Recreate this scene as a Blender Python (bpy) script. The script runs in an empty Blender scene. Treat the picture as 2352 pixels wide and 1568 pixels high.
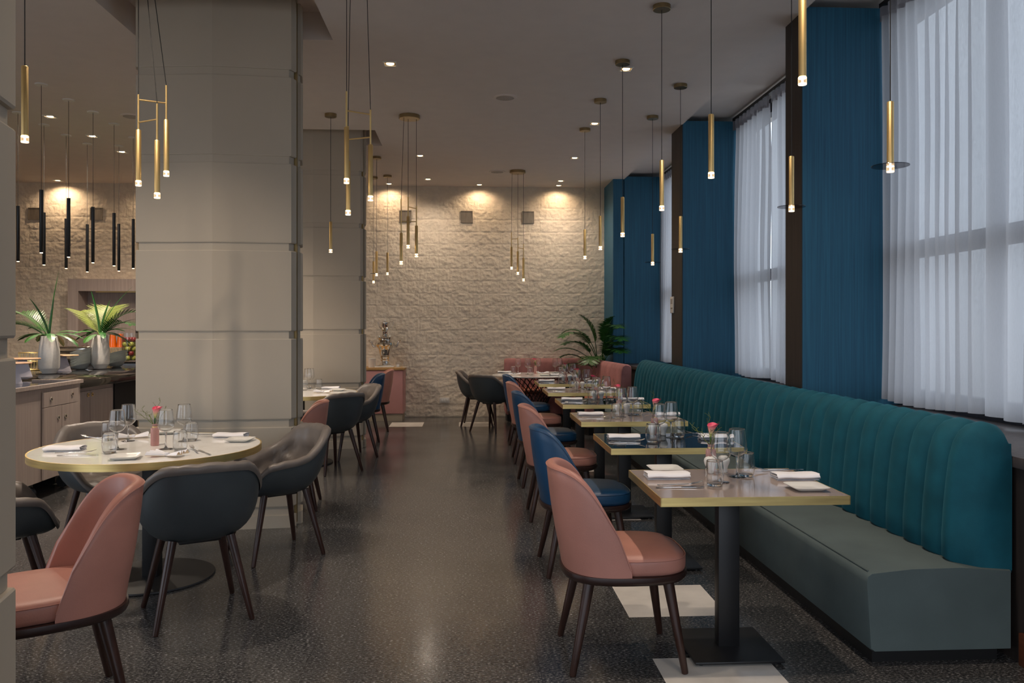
import bpy, bmesh, math, random
from mathutils import Vector, Matrix, noise
random.seed(7)
PI = math.pi
SC = bpy.context.scene
COL = SC.collection
# ------------------------------------------------------------------ camera
F, H, CX, VX, CY = 1850.0, 1.45, 1176.0, 1072.0, 750.0
YAW = math.atan((CX - VX) / F)
def ray(px, py):
    a = (px - CX) / F; b = -(py - CY) / F
    return (math.sin(YAW) + a * math.cos(YAW), math.cos(YAW) - a * math.sin(YAW), b)
def at(px, py, z=0.0):
    d = ray(px, py); t = (z - H) / d[2]
    return Vector((d[0] * t, d[1] * t, z))
def dep(px, py, Y):
    d = ray(px, py); t = Y / d[1]
    return Vector((d[0] * t, Y, H + d[2] * t))
def xpl(px, py, X):
    d = ray(px, py); t = X / d[0]
    return Vector((X, d[1] * t, H + d[2] * t))
cam = bpy.data.cameras.new('camera'); co = bpy.data.objects.new('camera', cam); COL.objects.link(co)
cam.sensor_width = 36.0; cam.lens = F / 2352 * 36.0
cam.shift_y = (CY - 784) / 2352.0
cam.clip_start = 0.05; cam.clip_end = 200
co.location = (0, 0, H); co.rotation_euler = (PI / 2, 0, -YAW)
SC.camera = co
# ------------------------------------------------------------------ materials
def srgb(r, g, b):
    f = lambda c: (c / 255 / 12.92) if c / 255 <= .04045 else ((c / 255 + .055) / 1.055) ** 2.4
    return (f(r), f(g), f(b), 1.0)
class N:
    def __init__(s, name):
        s.m = bpy.data.materials.new(name); s.m.use_nodes = True
        s.t = s.m.node_tree; s.n = s.t.nodes; s.l = s.t.links
        s.n.clear(); s.out = s.n.new('ShaderNodeOutputMaterial')
    def add(s, typ, **kw):
        nd = s.n.new(typ)
        for k, v in kw.items():
            if k.startswith('i_'):
                nd.inputs[k[2:].replace('_', ' ')].default_value = v
            else: setattr(nd, k, v)
        return nd
    def link(s, a, ao, b, bi): s.l.new(a.outputs[ao], b.inputs[bi])
    def coords(s, scale=(1, 1, 1), kind='Object'):
        tc = s.add('ShaderNodeTexCoord'); mp = s.add('ShaderNodeMapping')
        mp.inputs['Scale'].default_value = scale
        s.link(tc, kind, mp, 'Vector'); return mp
    def ramp(s, stops):
        r = s.add('ShaderNodeValToRGB'); e = r.color_ramp.elements
        while len(e) < len(stops): e.new(0.5)
        for k, (p, c) in enumerate(stops): e[k].position = p; e[k].color = c
        return r
def pm(name, col, rough=.5, metal=0, spec=.5, var=.06, vs=6, vscale=(1, 1, 1), bump=0, bs=60, bscale=None, sheen=0, coat=0, trans=0):
    """principled material with noise colour variation and optional bump"""
    q = N(name); p = q.add('ShaderNodeBsdfPrincipled')
    p.inputs['Roughness'].default_value = rough; p.inputs['Metallic'].default_value = metal
    p.inputs['Specular IOR Level'].default_value = spec
    if sheen:
        p.inputs['Sheen Weight'].default_value = sheen; p.inputs['Sheen Roughness'].default_value = .35
        p.inputs['Sheen Tint'].default_value = tuple(min(1, c * 2.2 + .05) for c in col[:3]) + (1,)
    if coat: p.inputs['Coat Weight'].default_value = coat; p.inputs['Coat Roughness'].default_value = .08
    mp = q.coords(vscale); nz = q.add('ShaderNodeTexNoise'); nz.inputs['Scale'].default_value = vs; nz.inputs['Detail'].default_value = 4
    q.link(mp, 'Vector', nz, 'Vector')
    lo = tuple(max(0, c * (1 - var * 2)) for c in col[:3]) + (1,); hi = tuple(min(1, c * (1 + var * 2)) for c in col[:3]) + (1,)
    r = q.ramp([(.3, lo), (.7, hi)]); q.link(nz, 'Fac', r, 'Fac'); q.link(r, 'Color', p, 'Base Color')
    if bump:
        m2 = q.coords(bscale or (1, 1, 1)); n2 = q.add('ShaderNodeTexNoise'); n2.inputs['Scale'].default_value = bs; n2.inputs['Detail'].default_value = 3
        q.link(m2, 'Vector', n2, 'Vector'); b = q.add('ShaderNodeBump'); b.inputs['Strength'].default_value = bump; b.inputs['Distance'].default_value = .004
        q.link(n2, 'Fac', b, 'Height'); q.link(b, 'Normal', p, 'Normal')
    q.link(p, 'BSDF', q.out, 'Surface'); return q.m
def emit(name, col, strength):
    q = N(name); e = q.add('ShaderNodeEmission'); e.inputs['Color'].default_value = col; e.inputs['Strength'].default_value = strength
    q.link(e, 'Emission', q.out, 'Surface'); return q.m
def glass(name, tint=(.985, .99, .99, 1), edge=(.74, .76, .77, 1), refl=1.0, rough=0.0, base=.0, basecol=None):
    q = N(name)
    lw = q.add('ShaderNodeLayerWeight'); lw.inputs['Blend'].default_value = .25
    rp = q.ramp([(.62, tint), (.80, tuple(.6 * a + .4 * c for a, c in zip(tint, edge))), (.92, tuple(.72 * c for c in edge[:3]) + (1,)), (1.0, tuple(.32 * c for c in edge[:3]) + (1,))]); q.link(lw, 'Facing', rp, 'Fac')
    tr = q.add('ShaderNodeBsdfTransparent'); q.link(rp, 'Color', tr, 'Color')
    gl = q.add('ShaderNodeBsdfGlossy'); gl.inputs['Roughness'].default_value = rough; gl.inputs['Color'].default_value = (refl, refl, refl, 1)
    fr = q.ramp([(0, (.045, .045, .045, 1)), (.5, (.07, .07, .07, 1)), (.8, (.28, .28, .28, 1)), (1, (.8, .8, .8, 1))]); lf = q.add('ShaderNodeLayerWeight'); lf.inputs['Blend'].default_value = .5; q.link(lf, 'Facing', fr, 'Fac')
    mx = q.add('ShaderNodeMixShader'); q.link(fr, 'Color', mx, 0); q.link(tr, 'BSDF', mx, 1); q.link(gl, 'BSDF', mx, 2)
    last = mx
    if base:
        df = q.add('ShaderNodeBsdfDiffuse'); df.inputs['Color'].default_value = basecol
        tl = q.add('ShaderNodeBsdfTranslucent'); tl.inputs['Color'].default_value = basecol
        m1 = q.add('ShaderNodeMixShader'); m1.inputs[0].default_value = .5; q.link(df, 'BSDF', m1, 1); q.link(tl, 'BSDF', m1, 2)
        m2 = q.add('ShaderNodeMixShader'); m2.inputs[0].default_value = base; q.link(mx, 'Shader', m2, 1); q.link(m1, 'Shader', m2, 2); last = m2
    q.link(last, 0, q.out, 'Surface'); return q.m
def solid_glass(name, col=(.998, 1, 1, 1)):
    q = N(name); g = q.add('ShaderNodeBsdfGlass'); g.inputs['IOR'].default_value = 1.42; g.inputs['Roughness'].default_value = 0; g.inputs['Color'].default_value = col
    nz = q.add('ShaderNodeTexNoise'); nz.inputs['Scale'].default_value = 8; q.link(q.coords(), 'Vector', nz, 'Vector')
    r = q.ramp([(0, tuple(c * .99 for c in col[:3]) + (1,)), (1, col)]); q.link(nz, 'Fac', r, 'Fac'); q.link(r, 'Color', g, 'Color')
    t = q.add('ShaderNodeBsdfTransparent'); mx = q.add('ShaderNodeMixShader'); mx.inputs[0].default_value = .97; q.link(t, 'BSDF', mx, 1); q.link(g, 'BSDF', mx, 2)
    q.link(mx, 'Shader', q.out, 'Surface'); return q.m
def glow_acrylic(name):
    q = N(name); e = q.add('ShaderNodeEmission'); e.inputs['Color'].default_value = (1, .66, .36, 1); e.inputs['Strength'].default_value = 1.6
    t = q.add('ShaderNodeBsdfTransparent'); mx = q.add('ShaderNodeMixShader'); mx.inputs[0].default_value = .45
    lw = q.add('ShaderNodeLayerWeight'); lw.inputs['Blend'].default_value = .4; r = q.ramp([(.2, (.25, .25, .25, 1)), (.9, (.9, .9, .9, 1))]); q.link(lw, 'Facing', r, 'Fac'); q.link(r, 'Color', mx, 0)
    q.link(t, 'BSDF', mx, 1); q.link(e, 'Emission', mx, 2); q.link(mx, 'Shader', q.out, 'Surface'); return q.m
def cloth_sheer(name, col, open_=.25):
    q = N(name); tl = q.add('ShaderNodeBsdfTranslucent'); tl.inputs['Color'].default_value = col
    df = q.add('ShaderNodeBsdfDiffuse'); df.inputs['Color'].default_value = col
    tr = q.add('ShaderNodeBsdfTransparent')
    mp = q.coords((300, 300, 40)); nz = q.add('ShaderNodeTexNoise'); nz.inputs['Scale'].default_value = 1; q.link(mp, 'Vector', nz, 'Vector')
    rp = q.ramp([(.3, (open_ * .7,) * 3 + (1,)), (.7, (open_ * 1.3,) * 3 + (1,))]); q.link(nz, 'Fac', rp, 'Fac')
    m1 = q.add('ShaderNodeMixShader'); m1.inputs[0].default_value = .42; q.link(tl, 'BSDF', m1, 1); q.link(df, 'BSDF', m1, 2)
    m2 = q.add('ShaderNodeMixShader'); q.link(rp, 'Color', m2, 0); q.link(m1, 'Shader', m2, 1); q.link(tr, 'BSDF', m2, 2)
    q.link(m2, 'Shader', q.out, 'Surface'); return q.m
def mat_floor():
    q = N('floor_terrazzo_vinyl'); p = q.add('ShaderNodeBsdfPrincipled')
    mp = q.coords((.5, 1.15, 1)); nz = q.add('ShaderNodeTexNoise'); nz.inputs['Scale'].default_value = 135; nz.inputs['Detail'].default_value = 3; nz.inputs['Roughness'].default_value = .65
    q.link(mp, 'Vector', nz, 'Vector')
    rp = q.ramp([(.36, srgb(31, 31, 33)), (.48, srgb(60, 60, 61)), (.60, srgb(97, 96, 95)), (.72, srgb(182, 181, 180))]); q.link(nz, 'Fac', rp, 'Fac')
    m2 = q.coords(); bk = q.add('ShaderNodeTexBrick'); bk.offset = 0.0; bk.inputs['Scale'].default_value = 1
    bk.inputs['Brick Width'].default_value = .5; bk.inputs['Row Height'].default_value = .5; bk.inputs['Mortar Size'].default_value = .0018
    bk.inputs['Color1'].default_value = (.86, .86, .86, 1); bk.inputs['Color2'].default_value = (1, 1, 1, 1); bk.inputs['Mortar'].default_value = (.45, .45, .45, 1)
    m2.inputs['Location'].default_value = (-.31, -.48, 0); q.link(m2, 'Vector', bk, 'Vector')
    mm = q.add('ShaderNodeMix', data_type='RGBA', blend_type='MULTIPLY'); mm.inputs[0].default_value = 1
    q.l.new(rp.outputs['Color'], mm.inputs[6]); q.l.new(bk.outputs['Color'], mm.inputs[7]); q.l.new(mm.outputs[2], p.inputs['Base Color'])
    n3 = q.add('ShaderNodeTexNoise'); n3.inputs['Scale'].default_value = 2.2; q.link(q.coords(), 'Vector', n3, 'Vector')
    r3 = q.ramp([(.3, (.14, .14, .14, 1)), (.7, (.21, .21, .21, 1))]); q.link(n3, 'Fac', r3, 'Fac'); q.link(r3, 'Color', p, 'Roughness')
    p.inputs['Specular IOR Level'].default_value = .7
    b = q.add('ShaderNodeBump'); b.inputs['Strength'].default_value = .03; b.inputs['Distance'].default_value = .002; q.link(nz, 'Fac', b, 'Height'); q.link(b, 'Normal', p, 'Normal')
    q.link(p, 'BSDF', q.out, 'Surface'); return q.m
def mat_stripes(name, c1, c2, scale, rough=.6, axis='vert'):
    q = N(name); p = q.add('ShaderNodeBsdfPrincipled'); p.inputs['Roughness'].default_value = rough
    mp = q.coords((scale, scale, 1.2)); nz = q.add('ShaderNodeTexNoise'); nz.inputs['Scale'].default_value = 1; nz.inputs['Detail'].default_value = 4; nz.inputs['Roughness'].default_value = .7
    q.link(mp, 'Vector', nz, 'Vector'); r = q.ramp([(.35, c1), (.65, c2)]); q.link(nz, 'Fac', r, 'Fac'); q.link(r, 'Color', p, 'Base Color')
    b = q.add('ShaderNodeBump'); b.inputs['Strength'].default_value = .25; b.inputs['Distance'].default_value = .002; q.link(nz, 'Fac', b, 'Height'); q.link(b, 'Normal', p, 'Normal')
    q.link(p, 'BSDF', q.out, 'Surface'); return q.m
def mat_marble(name, base, vein):
    q = N(name); p = q.add('ShaderNodeBsdfPrincipled'); p.inputs['Roughness'].default_value = .08
    mp = q.coords(); n1 = q.add('ShaderNodeTexNoise'); n1.inputs['Scale'].default_value = 3; n1.inputs['Detail'].default_value = 6; n1.inputs['Distortion'].default_value = 1.6
    q.link(mp, 'Vector', n1, 'Vector'); r = q.ramp([(.40, base), (.485, base), (.5, vein), (.515, base), (.6, base)]); q.link(n1, 'Fac', r, 'Fac'); q.link(r, 'Color', p, 'Base Color')
    q.link(p, 'BSDF', q.out, 'Surface'); return q.m
def mat_calla():
    q = N('calla_petal'); p = q.add('ShaderNodeBsdfPrincipled'); p.inputs['Roughness'].default_value = .45
    p.inputs['Subsurface Weight'].default_value = 0
    mp = q.coords(); sp = q.add('ShaderNodeSeparateXYZ'); q.link(mp, 'Vector', sp, 'Vector')
    mr = q.add('ShaderNodeMapRange'); mr.inputs['From Min'].default_value = 0; mr.inputs['From Max'].default_value = .075; q.link(sp, 'Z', mr, 'Value')
    r = q.ramp([(.0, srgb(120, 150, 60)), (.25, srgb(225, 215, 150)), (.5, srgb(240, 170, 160)), (.8, srgb(232, 70, 110))]); q.link(mr, 'Result', r, 'Fac'); q.link(r, 'Color', p, 'Base Color')
    q.link(p, 'BSDF', q.out, 'Surface'); return q.m
M = dict(
    floor=mat_floor(),
    tile=pm('white_marble_tile', srgb(214, 208, 200), .2, var=.06, vs=5),
    stone=pm('split_face_stone', srgb(226, 213, 194), .9, spec=.2, var=.03, vs=9, bump=1.0, bs=55),
    ceil=pm('ceiling_paint', srgb(226, 216, 208), .9, spec=.1, var=.01),
    column=pm('column_lacquer', srgb(182, 171, 154), .55, spec=.3, var=.015, vs=2),
    wallwarm=pm('plaster_warm', srgb(190, 172, 150), .9, spec=.1, var=.03),
    bluewall=mat_stripes('blue_wallpaper', srgb(30, 84, 112), srgb(42, 104, 132), 110),
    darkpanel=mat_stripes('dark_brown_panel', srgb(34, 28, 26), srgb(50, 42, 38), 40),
    sill=mat_stripes('grey_wood_sill', srgb(58, 52, 52), srgb(80, 72, 70), 18, .45),
    frame=pm('window_frame_metal', srgb(48, 50, 58), .5, var=.02),
    skirt=pm('brown_wood_baseboard', srgb(92, 52, 34), .4, var=.12, vs=10, vscale=(1, 8, 8)),
    curtain=cloth_sheer('sheer_curtain', (.50, .50, .525, 1), .075),
    header=cloth_sheer('curtain_header', (.35, .34, .37, 1), .04),
    velvet=pm('teal_velvet', srgb(24, 84, 98), .75, spec=.2, var=.10, vs=7, sheen=.4, bump=.15, bs=300),
    seatgrey=pm('grey_fabric_seat', srgb(86, 98, 98), .8, spec=.25, var=.05, vs=4, bump=.2, bs=500),
    black=pm('black_metal', srgb(24, 24, 26), .45, var=.08),
    plinth=pm('black_plinth', srgb(14, 14, 15), .6, var=.05),
    pink=pm('pink_leather', srgb(176, 122, 108), .42, spec=.45, var=.05, vs=5, bump=.12, bs=220),
    blue=pm('blue_leather', srgb(22, 66, 102), .4, spec=.5, var=.07, vs=5, bump=.12, bs=220),
    pinkvel=pm('pink_velvet', srgb(160, 112, 110), .8, spec=.2, var=.09, vs=6, sheen=.3),
    terra=pm('terracotta_leather', srgb(150, 88, 66), .45, var=.06),
    shell=pm('slate_leather', srgb(62, 68, 71), .45, spec=.45, var=.05, vs=5, bump=.1, bs=200),
    liner=pm('grey_quilted_leather', srgb(112, 104, 98), .4, spec=.5, var=.06, vs=6, bump=.5, bs=14),
    wood=pm('dark_walnut', srgb(54, 33, 26), .35, var=.14, vs=8, vscale=(6, 6, .6)),
    rim=pm('dark_wood_frame', srgb(48, 30, 26), .35, var=.08),
    brass=pm('brushed_brass', (.92, .67, .28, 1), .38, 1, var=.08, vs=4, vscale=(1, 1, 20)),
    strip=pm('aged_brass_strip', (.30, .22, .10, 1), .45, .9, var=.1),
    gold=pm('gold_tube', (.82, .59, .26, 1), .46, 1, var=.04),
    bronze=pm('bronze_canopy', (.34, .26, .14, 1), .32, 1, var=.06),
    steel=pm('steel', (.75, .73, .70, 1), .14, 1, var=.03),
    chrome=pm('polished_chrome', (.80, .76, .70, 1), .05, 1, var=.02),
    greige=pm('greige_lacquer', srgb(160, 144, 134), .08, spec=.5, var=.015),
    blackglass=pm('black_glass_top', srgb(22, 24, 30), .04, spec=.6, var=.02),
    marble=mat_marble('white_marble', srgb(240, 238, 233), srgb(230, 226, 219)),
    linen=pm('white_linen', srgb(236, 234, 236), .8, spec=.2, var=.015, bump=.15, bs=400),
    creme=pm('cream_linen', srgb(236, 214, 182), .8, spec=.2, var=.02),
    china=pm('white_porcelain', srgb(232, 230, 224), .15, spec=.5, var=.01),
    glass=solid_glass('clear_glass'),
    thin=glass('thin_clear_glass'),
    smoke=glass('smoked_glass', (.42, .42, .44, 1), (.2, .2, .2, 1)),
    pane=glass('window_pane', (.9, .95, .97, 1), (.7, .8, .82, 1)),
    pinkglass=glass('pink_ribbed_glass', (.97, .88, .87, 1), (.85, .6, .6, 1), base=.55, basecol=srgb(246, 208, 203)),
    calla=mat_calla(),
    green=pm('leaf_green', srgb(44, 86, 30), .4, spec=.5, var=.22, vs=12),
    dgreen=pm('dark_leaf_green', srgb(38, 92, 34), .4, spec=.5, var=.2, vs=8),
    ygreen=pm('yellow_green_leaf', srgb(104, 116, 48), .4, spec=.5, var=.15, vs=8),
    twig=pm('twig_bark', srgb(104, 116, 48), .7, var=.15),
    yellow=pm('spadix_yellow', srgb(230, 180, 60), .6),
    cord=pm('black_cord', srgb(16, 15, 14), .6),
    blacktube=pm('black_tube', srgb(12, 12, 13), .35),
    tip=emit('pendant_glow', (1, .72, .42, 1), 14),
    tipglass=glow_acrylic('tip_acrylic'),
    lamp=emit('downlight_glow', (1, .74, .45, 1), 9),
    white=pm('white_plastic', srgb(226, 222, 214), .4, var=.01),
    grille=pm('ceiling_speaker_grille', srgb(176, 168, 160), .7, var=.02),
    plate=pm('brushed_bronze_plate', (.36, .31, .25, 1), .42, .8, var=.08, vscale=(12, 1, 1)),
    granite=pm('black_granite', srgb(26, 24, 24), .06, spec=.6, var=.3, vs=90),
    oak=mat_stripes('grey_oak_veneer', srgb(166, 149, 139), srgb(192, 176, 166), 110, .5),
    darkgap=pm('dark_gap', srgb(28, 26, 28), .8),
    vase=pm('speckled_white_ceramic', srgb(236, 232, 224), .6, var=.025, vs=60, bump=.1, bs=120),
    lilac=pm('white_lacquer', srgb(208, 200, 206), .3, var=.01),
    woodplate=pm('light_wood_board', srgb(186, 146, 112), .5, var=.1, vscale=(2, 14, 1)),
    bowl=pm('pale_grey_stoneware', srgb(206, 210, 204), .3, var=.03),
    orange=pm('orange_juice', srgb(232, 106, 10), .25, var=.04),
    apple=pm('green_apple', srgb(168, 170, 70), .35, var=.12, vs=5),
    redfruit=pm('red_fruit', srgb(130, 40, 40), .35, var=.12),
    rose=pm('pink_cabinet', srgb(182, 130, 126), .5, var=.02),
    grey=pm('grey_plinth', srgb(150, 138, 120), .6, var=.02),
    board=pm('ochre_wood_top', srgb(176, 136, 82), .5, var=.08, vscale=(2, 12, 1)),
    clay=pm('dark_planter', srgb(52, 48, 46), .7),
    soil=pm('soil', srgb(40, 30, 22), .9),
)
# ------------------------------------------------------------------ mesh helpers
class B:
    def __init__(s): s.bm = bmesh.new(); s.mi = 0
    def _mark(s, faces):
        for f in faces: f.material_index = s.mi
    def box(s, c, d, bevel=0, rot=None, seg=2):
        r = bmesh.ops.create_cube(s.bm, size=1.0); vs = r['verts']
        bmesh.ops.scale(s.bm, vec=Vector(d), verts=vs)
        es = list({e for v in vs for e in v.link_edges})
        if bevel:
            rr = bmesh.ops.bevel(s.bm, geom=es, offset=bevel, segments=seg, affect='EDGES', profile=.5)
            vs = list({v for f in rr['faces'] for v in f.verts} | {v for v in vs if v.is_valid})
        if rot: bmesh.ops.rotate(s.bm, cent=(0, 0, 0), matrix=Matrix.Rotation(rot[0], 3, rot[1]), verts=vs)
        bmesh.ops.translate(s.bm, vec=Vector(c), verts=vs)
        s._mark({f for v in vs for f in v.link_faces}); return vs
    def loft(s, rings, closed=True, cap0=True, cap1=True):
        R = [[s.bm.verts.new(p) for p in r] for r in rings]; n = len(R[0]); fs = []
        for a, b in zip(R, R[1:]):
            for k in range(n if closed else n - 1):
                k2 = (k + 1) % n
                try: fs.append(s.bm.faces.new((a[k], a[k2], b[k2], b[k])))
                except ValueError: pass
        if closed and cap0: fs.append(s.bm.faces.new(R[0][::-1]))
        if closed and cap1: fs.append(s.bm.faces.new(R[-1]))
        s._mark(fs); return R
    def lathe(s, prof, seg=24, c=(0, 0, 0), ribs=None, tilt=None):
        rings = []; cx, cy, cz = c
        R = []
        for (r, z) in prof:
            if r <= 1e-6: R.append([s.bm.verts.new((cx, cy, cz + z))])
            else:
                R.append([s.bm.verts.new((cx + r * (1 + (ribs[1] * math.cos(ribs[0] * 2 * PI * k / seg) if ribs else 0)) * math.cos(2 * PI * k / seg),
                                          cy + r * (1 + (ribs[1] * math.cos(ribs[0] * 2 * PI * k / seg) if ribs else 0)) * math.sin(2 * PI * k / seg), cz + z)) for k in range(seg)])
        fs = []
        for a, b in zip(R, R[1:]):
            if len(a) == 1 and len(b) == 1: continue
            for k in range(seg):
                k2 = (k + 1) % seg
                if len(a) == 1: fs.append(s.bm.faces.new((a[0], b[k2], b[k])))
                elif len(b) == 1: fs.append(s.bm.faces.new((a[k], a[k2], b[0])))
                else: fs.append(s.bm.faces.new((a[k], a[k2], b[k2], b[k])))
        s._mark(fs)
    def tube(s, pts, rad, seg=8, cap=True):
        pts = [Vector(p) for p in pts]; n = len(pts)
        rs = rad if isinstance(rad, (list, tuple)) else [rad] * n
        rings = []; prev = None
        for k, p in enumerate(pts):
            t = (pts[min(k + 1, n - 1)] - pts[max(k - 1, 0)]).normalized()
            if prev is None:
                a = Vector((0, 0, 1)) if abs(t.z) < .9 else Vector((1, 0, 0)); u = t.cross(a).normalized()
            else: u = (prev - t * prev.dot(t)).normalized()
            prev = u; w = t.cross(u)
            rings.append([p + (u * math.cos(2 * PI * j / seg) + w * math.sin(2 * PI * j / seg)) * rs[k] for j in range(seg)])
        s.loft(rings, True, cap, cap)
    def prism(s, poly, z0, z1):
        s.loft([[(x, y, z0) for x, y in poly], [(x, y, z1) for x, y in poly]])
    def quad(s, pts):
        f = s.bm.faces.new([s.bm.verts.new(p) for p in pts]); s._mark([f])
    def grid(s, fn, nu, nv, wrap=False):
        V = [[s.bm.verts.new(fn(i / nu, j / nv)) for j in range(nv + 1)] for i in range(nu if wrap else nu + 1)]; fs = []
        for i in range(nu):
            i2 = (i + 1) % len(V)
            for j in range(nv): fs.append(s.bm.faces.new((V[i][j], V[i2][j], V[i2][j + 1], V[i][j + 1])))
        s._mark(fs); return V
    def build(s, name, mats, parent=None, smooth=40, mods=None, recalc=True, loc=None):
        if recalc: bmesh.ops.recalc_face_normals(s.bm, faces=s.bm.faces)
        me = bpy.data.meshes.new(name); s.bm.to_mesh(me); s.bm.free()
        for m in (mats if isinstance(mats, (list, tuple)) else [mats]): me.materials.append(m)
        o = bpy.data.objects.new(name, me); COL.objects.link(o)
        if mods:
            for t, kw in mods:
                md = o.modifiers.new(t, t)
                for k, v in kw.items(): setattr(md, k, v)
            dg = bpy.context.evaluated_depsgraph_get(); dg.update()
            me2 = bpy.data.meshes.new_from_object(o.evaluated_get(dg)); o.modifiers.clear(); o.data = me2; bpy.data.meshes.remove(me); me = me2; me.name = name
        if smooth:
            for p in me.polygons: p.use_smooth = True
            if smooth < 180: me.set_sharp_from_angle(angle=math.radians(smooth))
        if parent: o.parent = parent
        if loc: o.location = loc
        return o
def thing(name, label, cat, loc=(0, 0, 0), rz=0, group=None):
    o = bpy.data.objects.new(name, None); COL.objects.link(o); o.empty_display_size = .05
    o.location = loc; o.rotation_euler = (0, 0, rz); o['label'] = label; o['category'] = cat
    if group: o['group'] = group
    return o
def tag(o, label, cat, group=None, loc=None, rz=None):
    o['label'] = label; o['category'] = cat
    if group: o['group'] = group
    if loc is not None: o.location = loc
    if rz is not None: o.rotation_euler = (0, 0, rz)
    return o
def struct(o): o['kind'] = 'structure'; return o
def dup(src, loc, rz, label, group=None):
    def cp(o, parent):
        c = o.copy(); COL.objects.link(c); c.parent = parent
        for ch in kids.get(o.name, []): cp(ch, c)
        return c
    kids = {}
    stack = [src]
    while stack:
        o = stack.pop(); kids[o.name] = list(o.children); stack += list(o.children)
    r = cp(src, None); r.location = loc; r.rotation_euler = (0, 0, rz); r['label'] = label
    if group: r['group'] = group
    return r
FIRST = {}
def place(key, maker, label, cat, loc, rz=0, group=None):
    """first call builds the thing, later calls copy it with its parts"""
    if key not in FIRST:
        o = maker(); FIRST[key] = o; tag(o, label, cat, group, loc, rz); return o
    return dup(FIRST[key], loc, rz, label, group)
def shell_profile(pts, th, sub=5, base=None):
    """smooth outer curve through pts (bottom axis to rim) and an even inner offset back down to the axis"""
    P = [Vector((r, z)) for r, z in pts]; out = []
    for i in range(len(P) - 1):
        a, b_, c, d = P[max(i - 1, 0)], P[i], P[i + 1], P[min(i + 2, len(P) - 1)]
        for k in range(sub):
            t = k / sub; out.append(.5 * ((2 * b_) + (c - a) * t + (2 * a - 5 * b_ + 4 * c - d) * t * t + (3 * b_ - a - 3 * c + d) * t ** 3))
    out.append(P[-1]); out[0] = P[0]; inn = []
    for i, p in enumerate(out):
        q = (out[min(i + 1, len(out) - 1)] - out[max(i - 1, 0)]).normalized(); n = Vector((-q.y, q.x)); w = p + n * th
        if base and w.y < base: continue
        inn.append(w)
    rim = [(out[-1] + inn[-1]) / 2 + Vector((0, th * .45))]
    L = [(max(0, v.x), v.y) for v in out + rim + inn[::-1]]
    L = [v for i, v in enumerate(L) if i == 0 or i == len(L) - 1 or v[0] > .0006]
    if L[-1][0] > 0: L.append((0, L[-1][1]))
    return L
def superell(a, b, n, k, seg, cx=0, cy=0):
    t = 2 * PI * k / seg; c, s_ = math.cos(t), math.sin(t)
    return (cx + a * math.copysign(abs(c) ** (2 / n), c), cy + b * math.copysign(abs(s_) ** (2 / n), s_))
WORLD, DLW, WASHW, DLW2, EXPO = 2.8, 75, 15, 84, 0.06
# ================================================================== SETTING
XL, XR, YB, YF, ZC = -7.6, 2.40, 13.0, -3.2, 3.70
# floor: dark terrazzo with inlaid white tiles
tiles = [(.81, 1.31, y, y + .48) for y in (3.0, 3.98, 5.0, 5.98, 7.0, 8.0, 9.0)]
tiles += [(-1.13, -.645, 11.75, 12.28), (-.115, .40, 11.72, 12.26), (-2.15, -1.65, 11.75, 12.28)]
b = B()
xs = sorted({XL, 3.5} | {t[0] for t in tiles} | {t[1] for t in tiles}); ys = sorted({YF, YB + .1} | {t[2] for t in tiles} | {t[3] for t in tiles})
vg = [[b.bm.verts.new((x, y, 0)) for y in ys] for x in xs]
for i in range(len(xs) - 1):
    for j in range(len(ys) - 1):
        f = b.bm.faces.new((vg[i][j], vg[i + 1][j], vg[i + 1][j + 1], vg[i][j + 1]))
        mx, my = (xs[i] + xs[i + 1]) / 2, (ys[j] + ys[j + 1]) / 2
        f.material_index = 1 if any(t[0] < mx < t[1] and t[2] < my < t[3] for t in tiles) else 0
struct(b.build('floor', [M['floor'], M['tile']], smooth=0, recalc=False))
# ceiling with coffers round the columns
b = B(); cx = [XL, -2.56, -1.05, XR]; cy = [YF, 1.68, 2.46, 5.6, 6.4, 9.3, 10.1, YB + .1]
holes = {(1, 1), (1, 3), (1, 5)}
for i in range(3):
    for j in range(7):
        if (i, j) in holes:
            x0, x1, y0, y1, zt = cx[i], cx[i + 1], cy[j], cy[j + 1], ZC + .22
            b.quad([(x0, y0, ZC), (x0, y1, ZC), (x0, y1, zt), (x0, y0, zt)]); b.quad([(x1, y0, ZC), (x1, y1, ZC), (x1, y1, zt), (x1, y0, zt)])
            b.quad([(x0, y0, ZC), (x1, y0, ZC), (x1, y0, zt), (x0, y0, zt)]); b.quad([(x0, y1, ZC), (x1, y1, ZC), (x1, y1, zt), (x0, y1, zt)])
            b.quad([(x0, y0, zt), (x1, y0, zt), (x1, y1, zt), (x0, y1, zt)])
        else: b.quad([(cx[i], cy[j], ZC), (cx[i + 1], cy[j], ZC), (cx[i + 1], cy[j + 1], ZC), (cx[i], cy[j + 1], ZC)])
b.quad([(XR, YF, ZC), (XR, YB + .1, ZC), (XR, YB + .1, ZC + .10), (XR, YF, ZC + .10)])
b.quad([(XR, YF, ZC + .10), (3.5, YF, ZC + .10), (3.5, YB + .1, ZC + .10), (XR, YB + .1, ZC + .10)])
struct(b.build('ceiling', M['ceil'], smooth=0))
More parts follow.
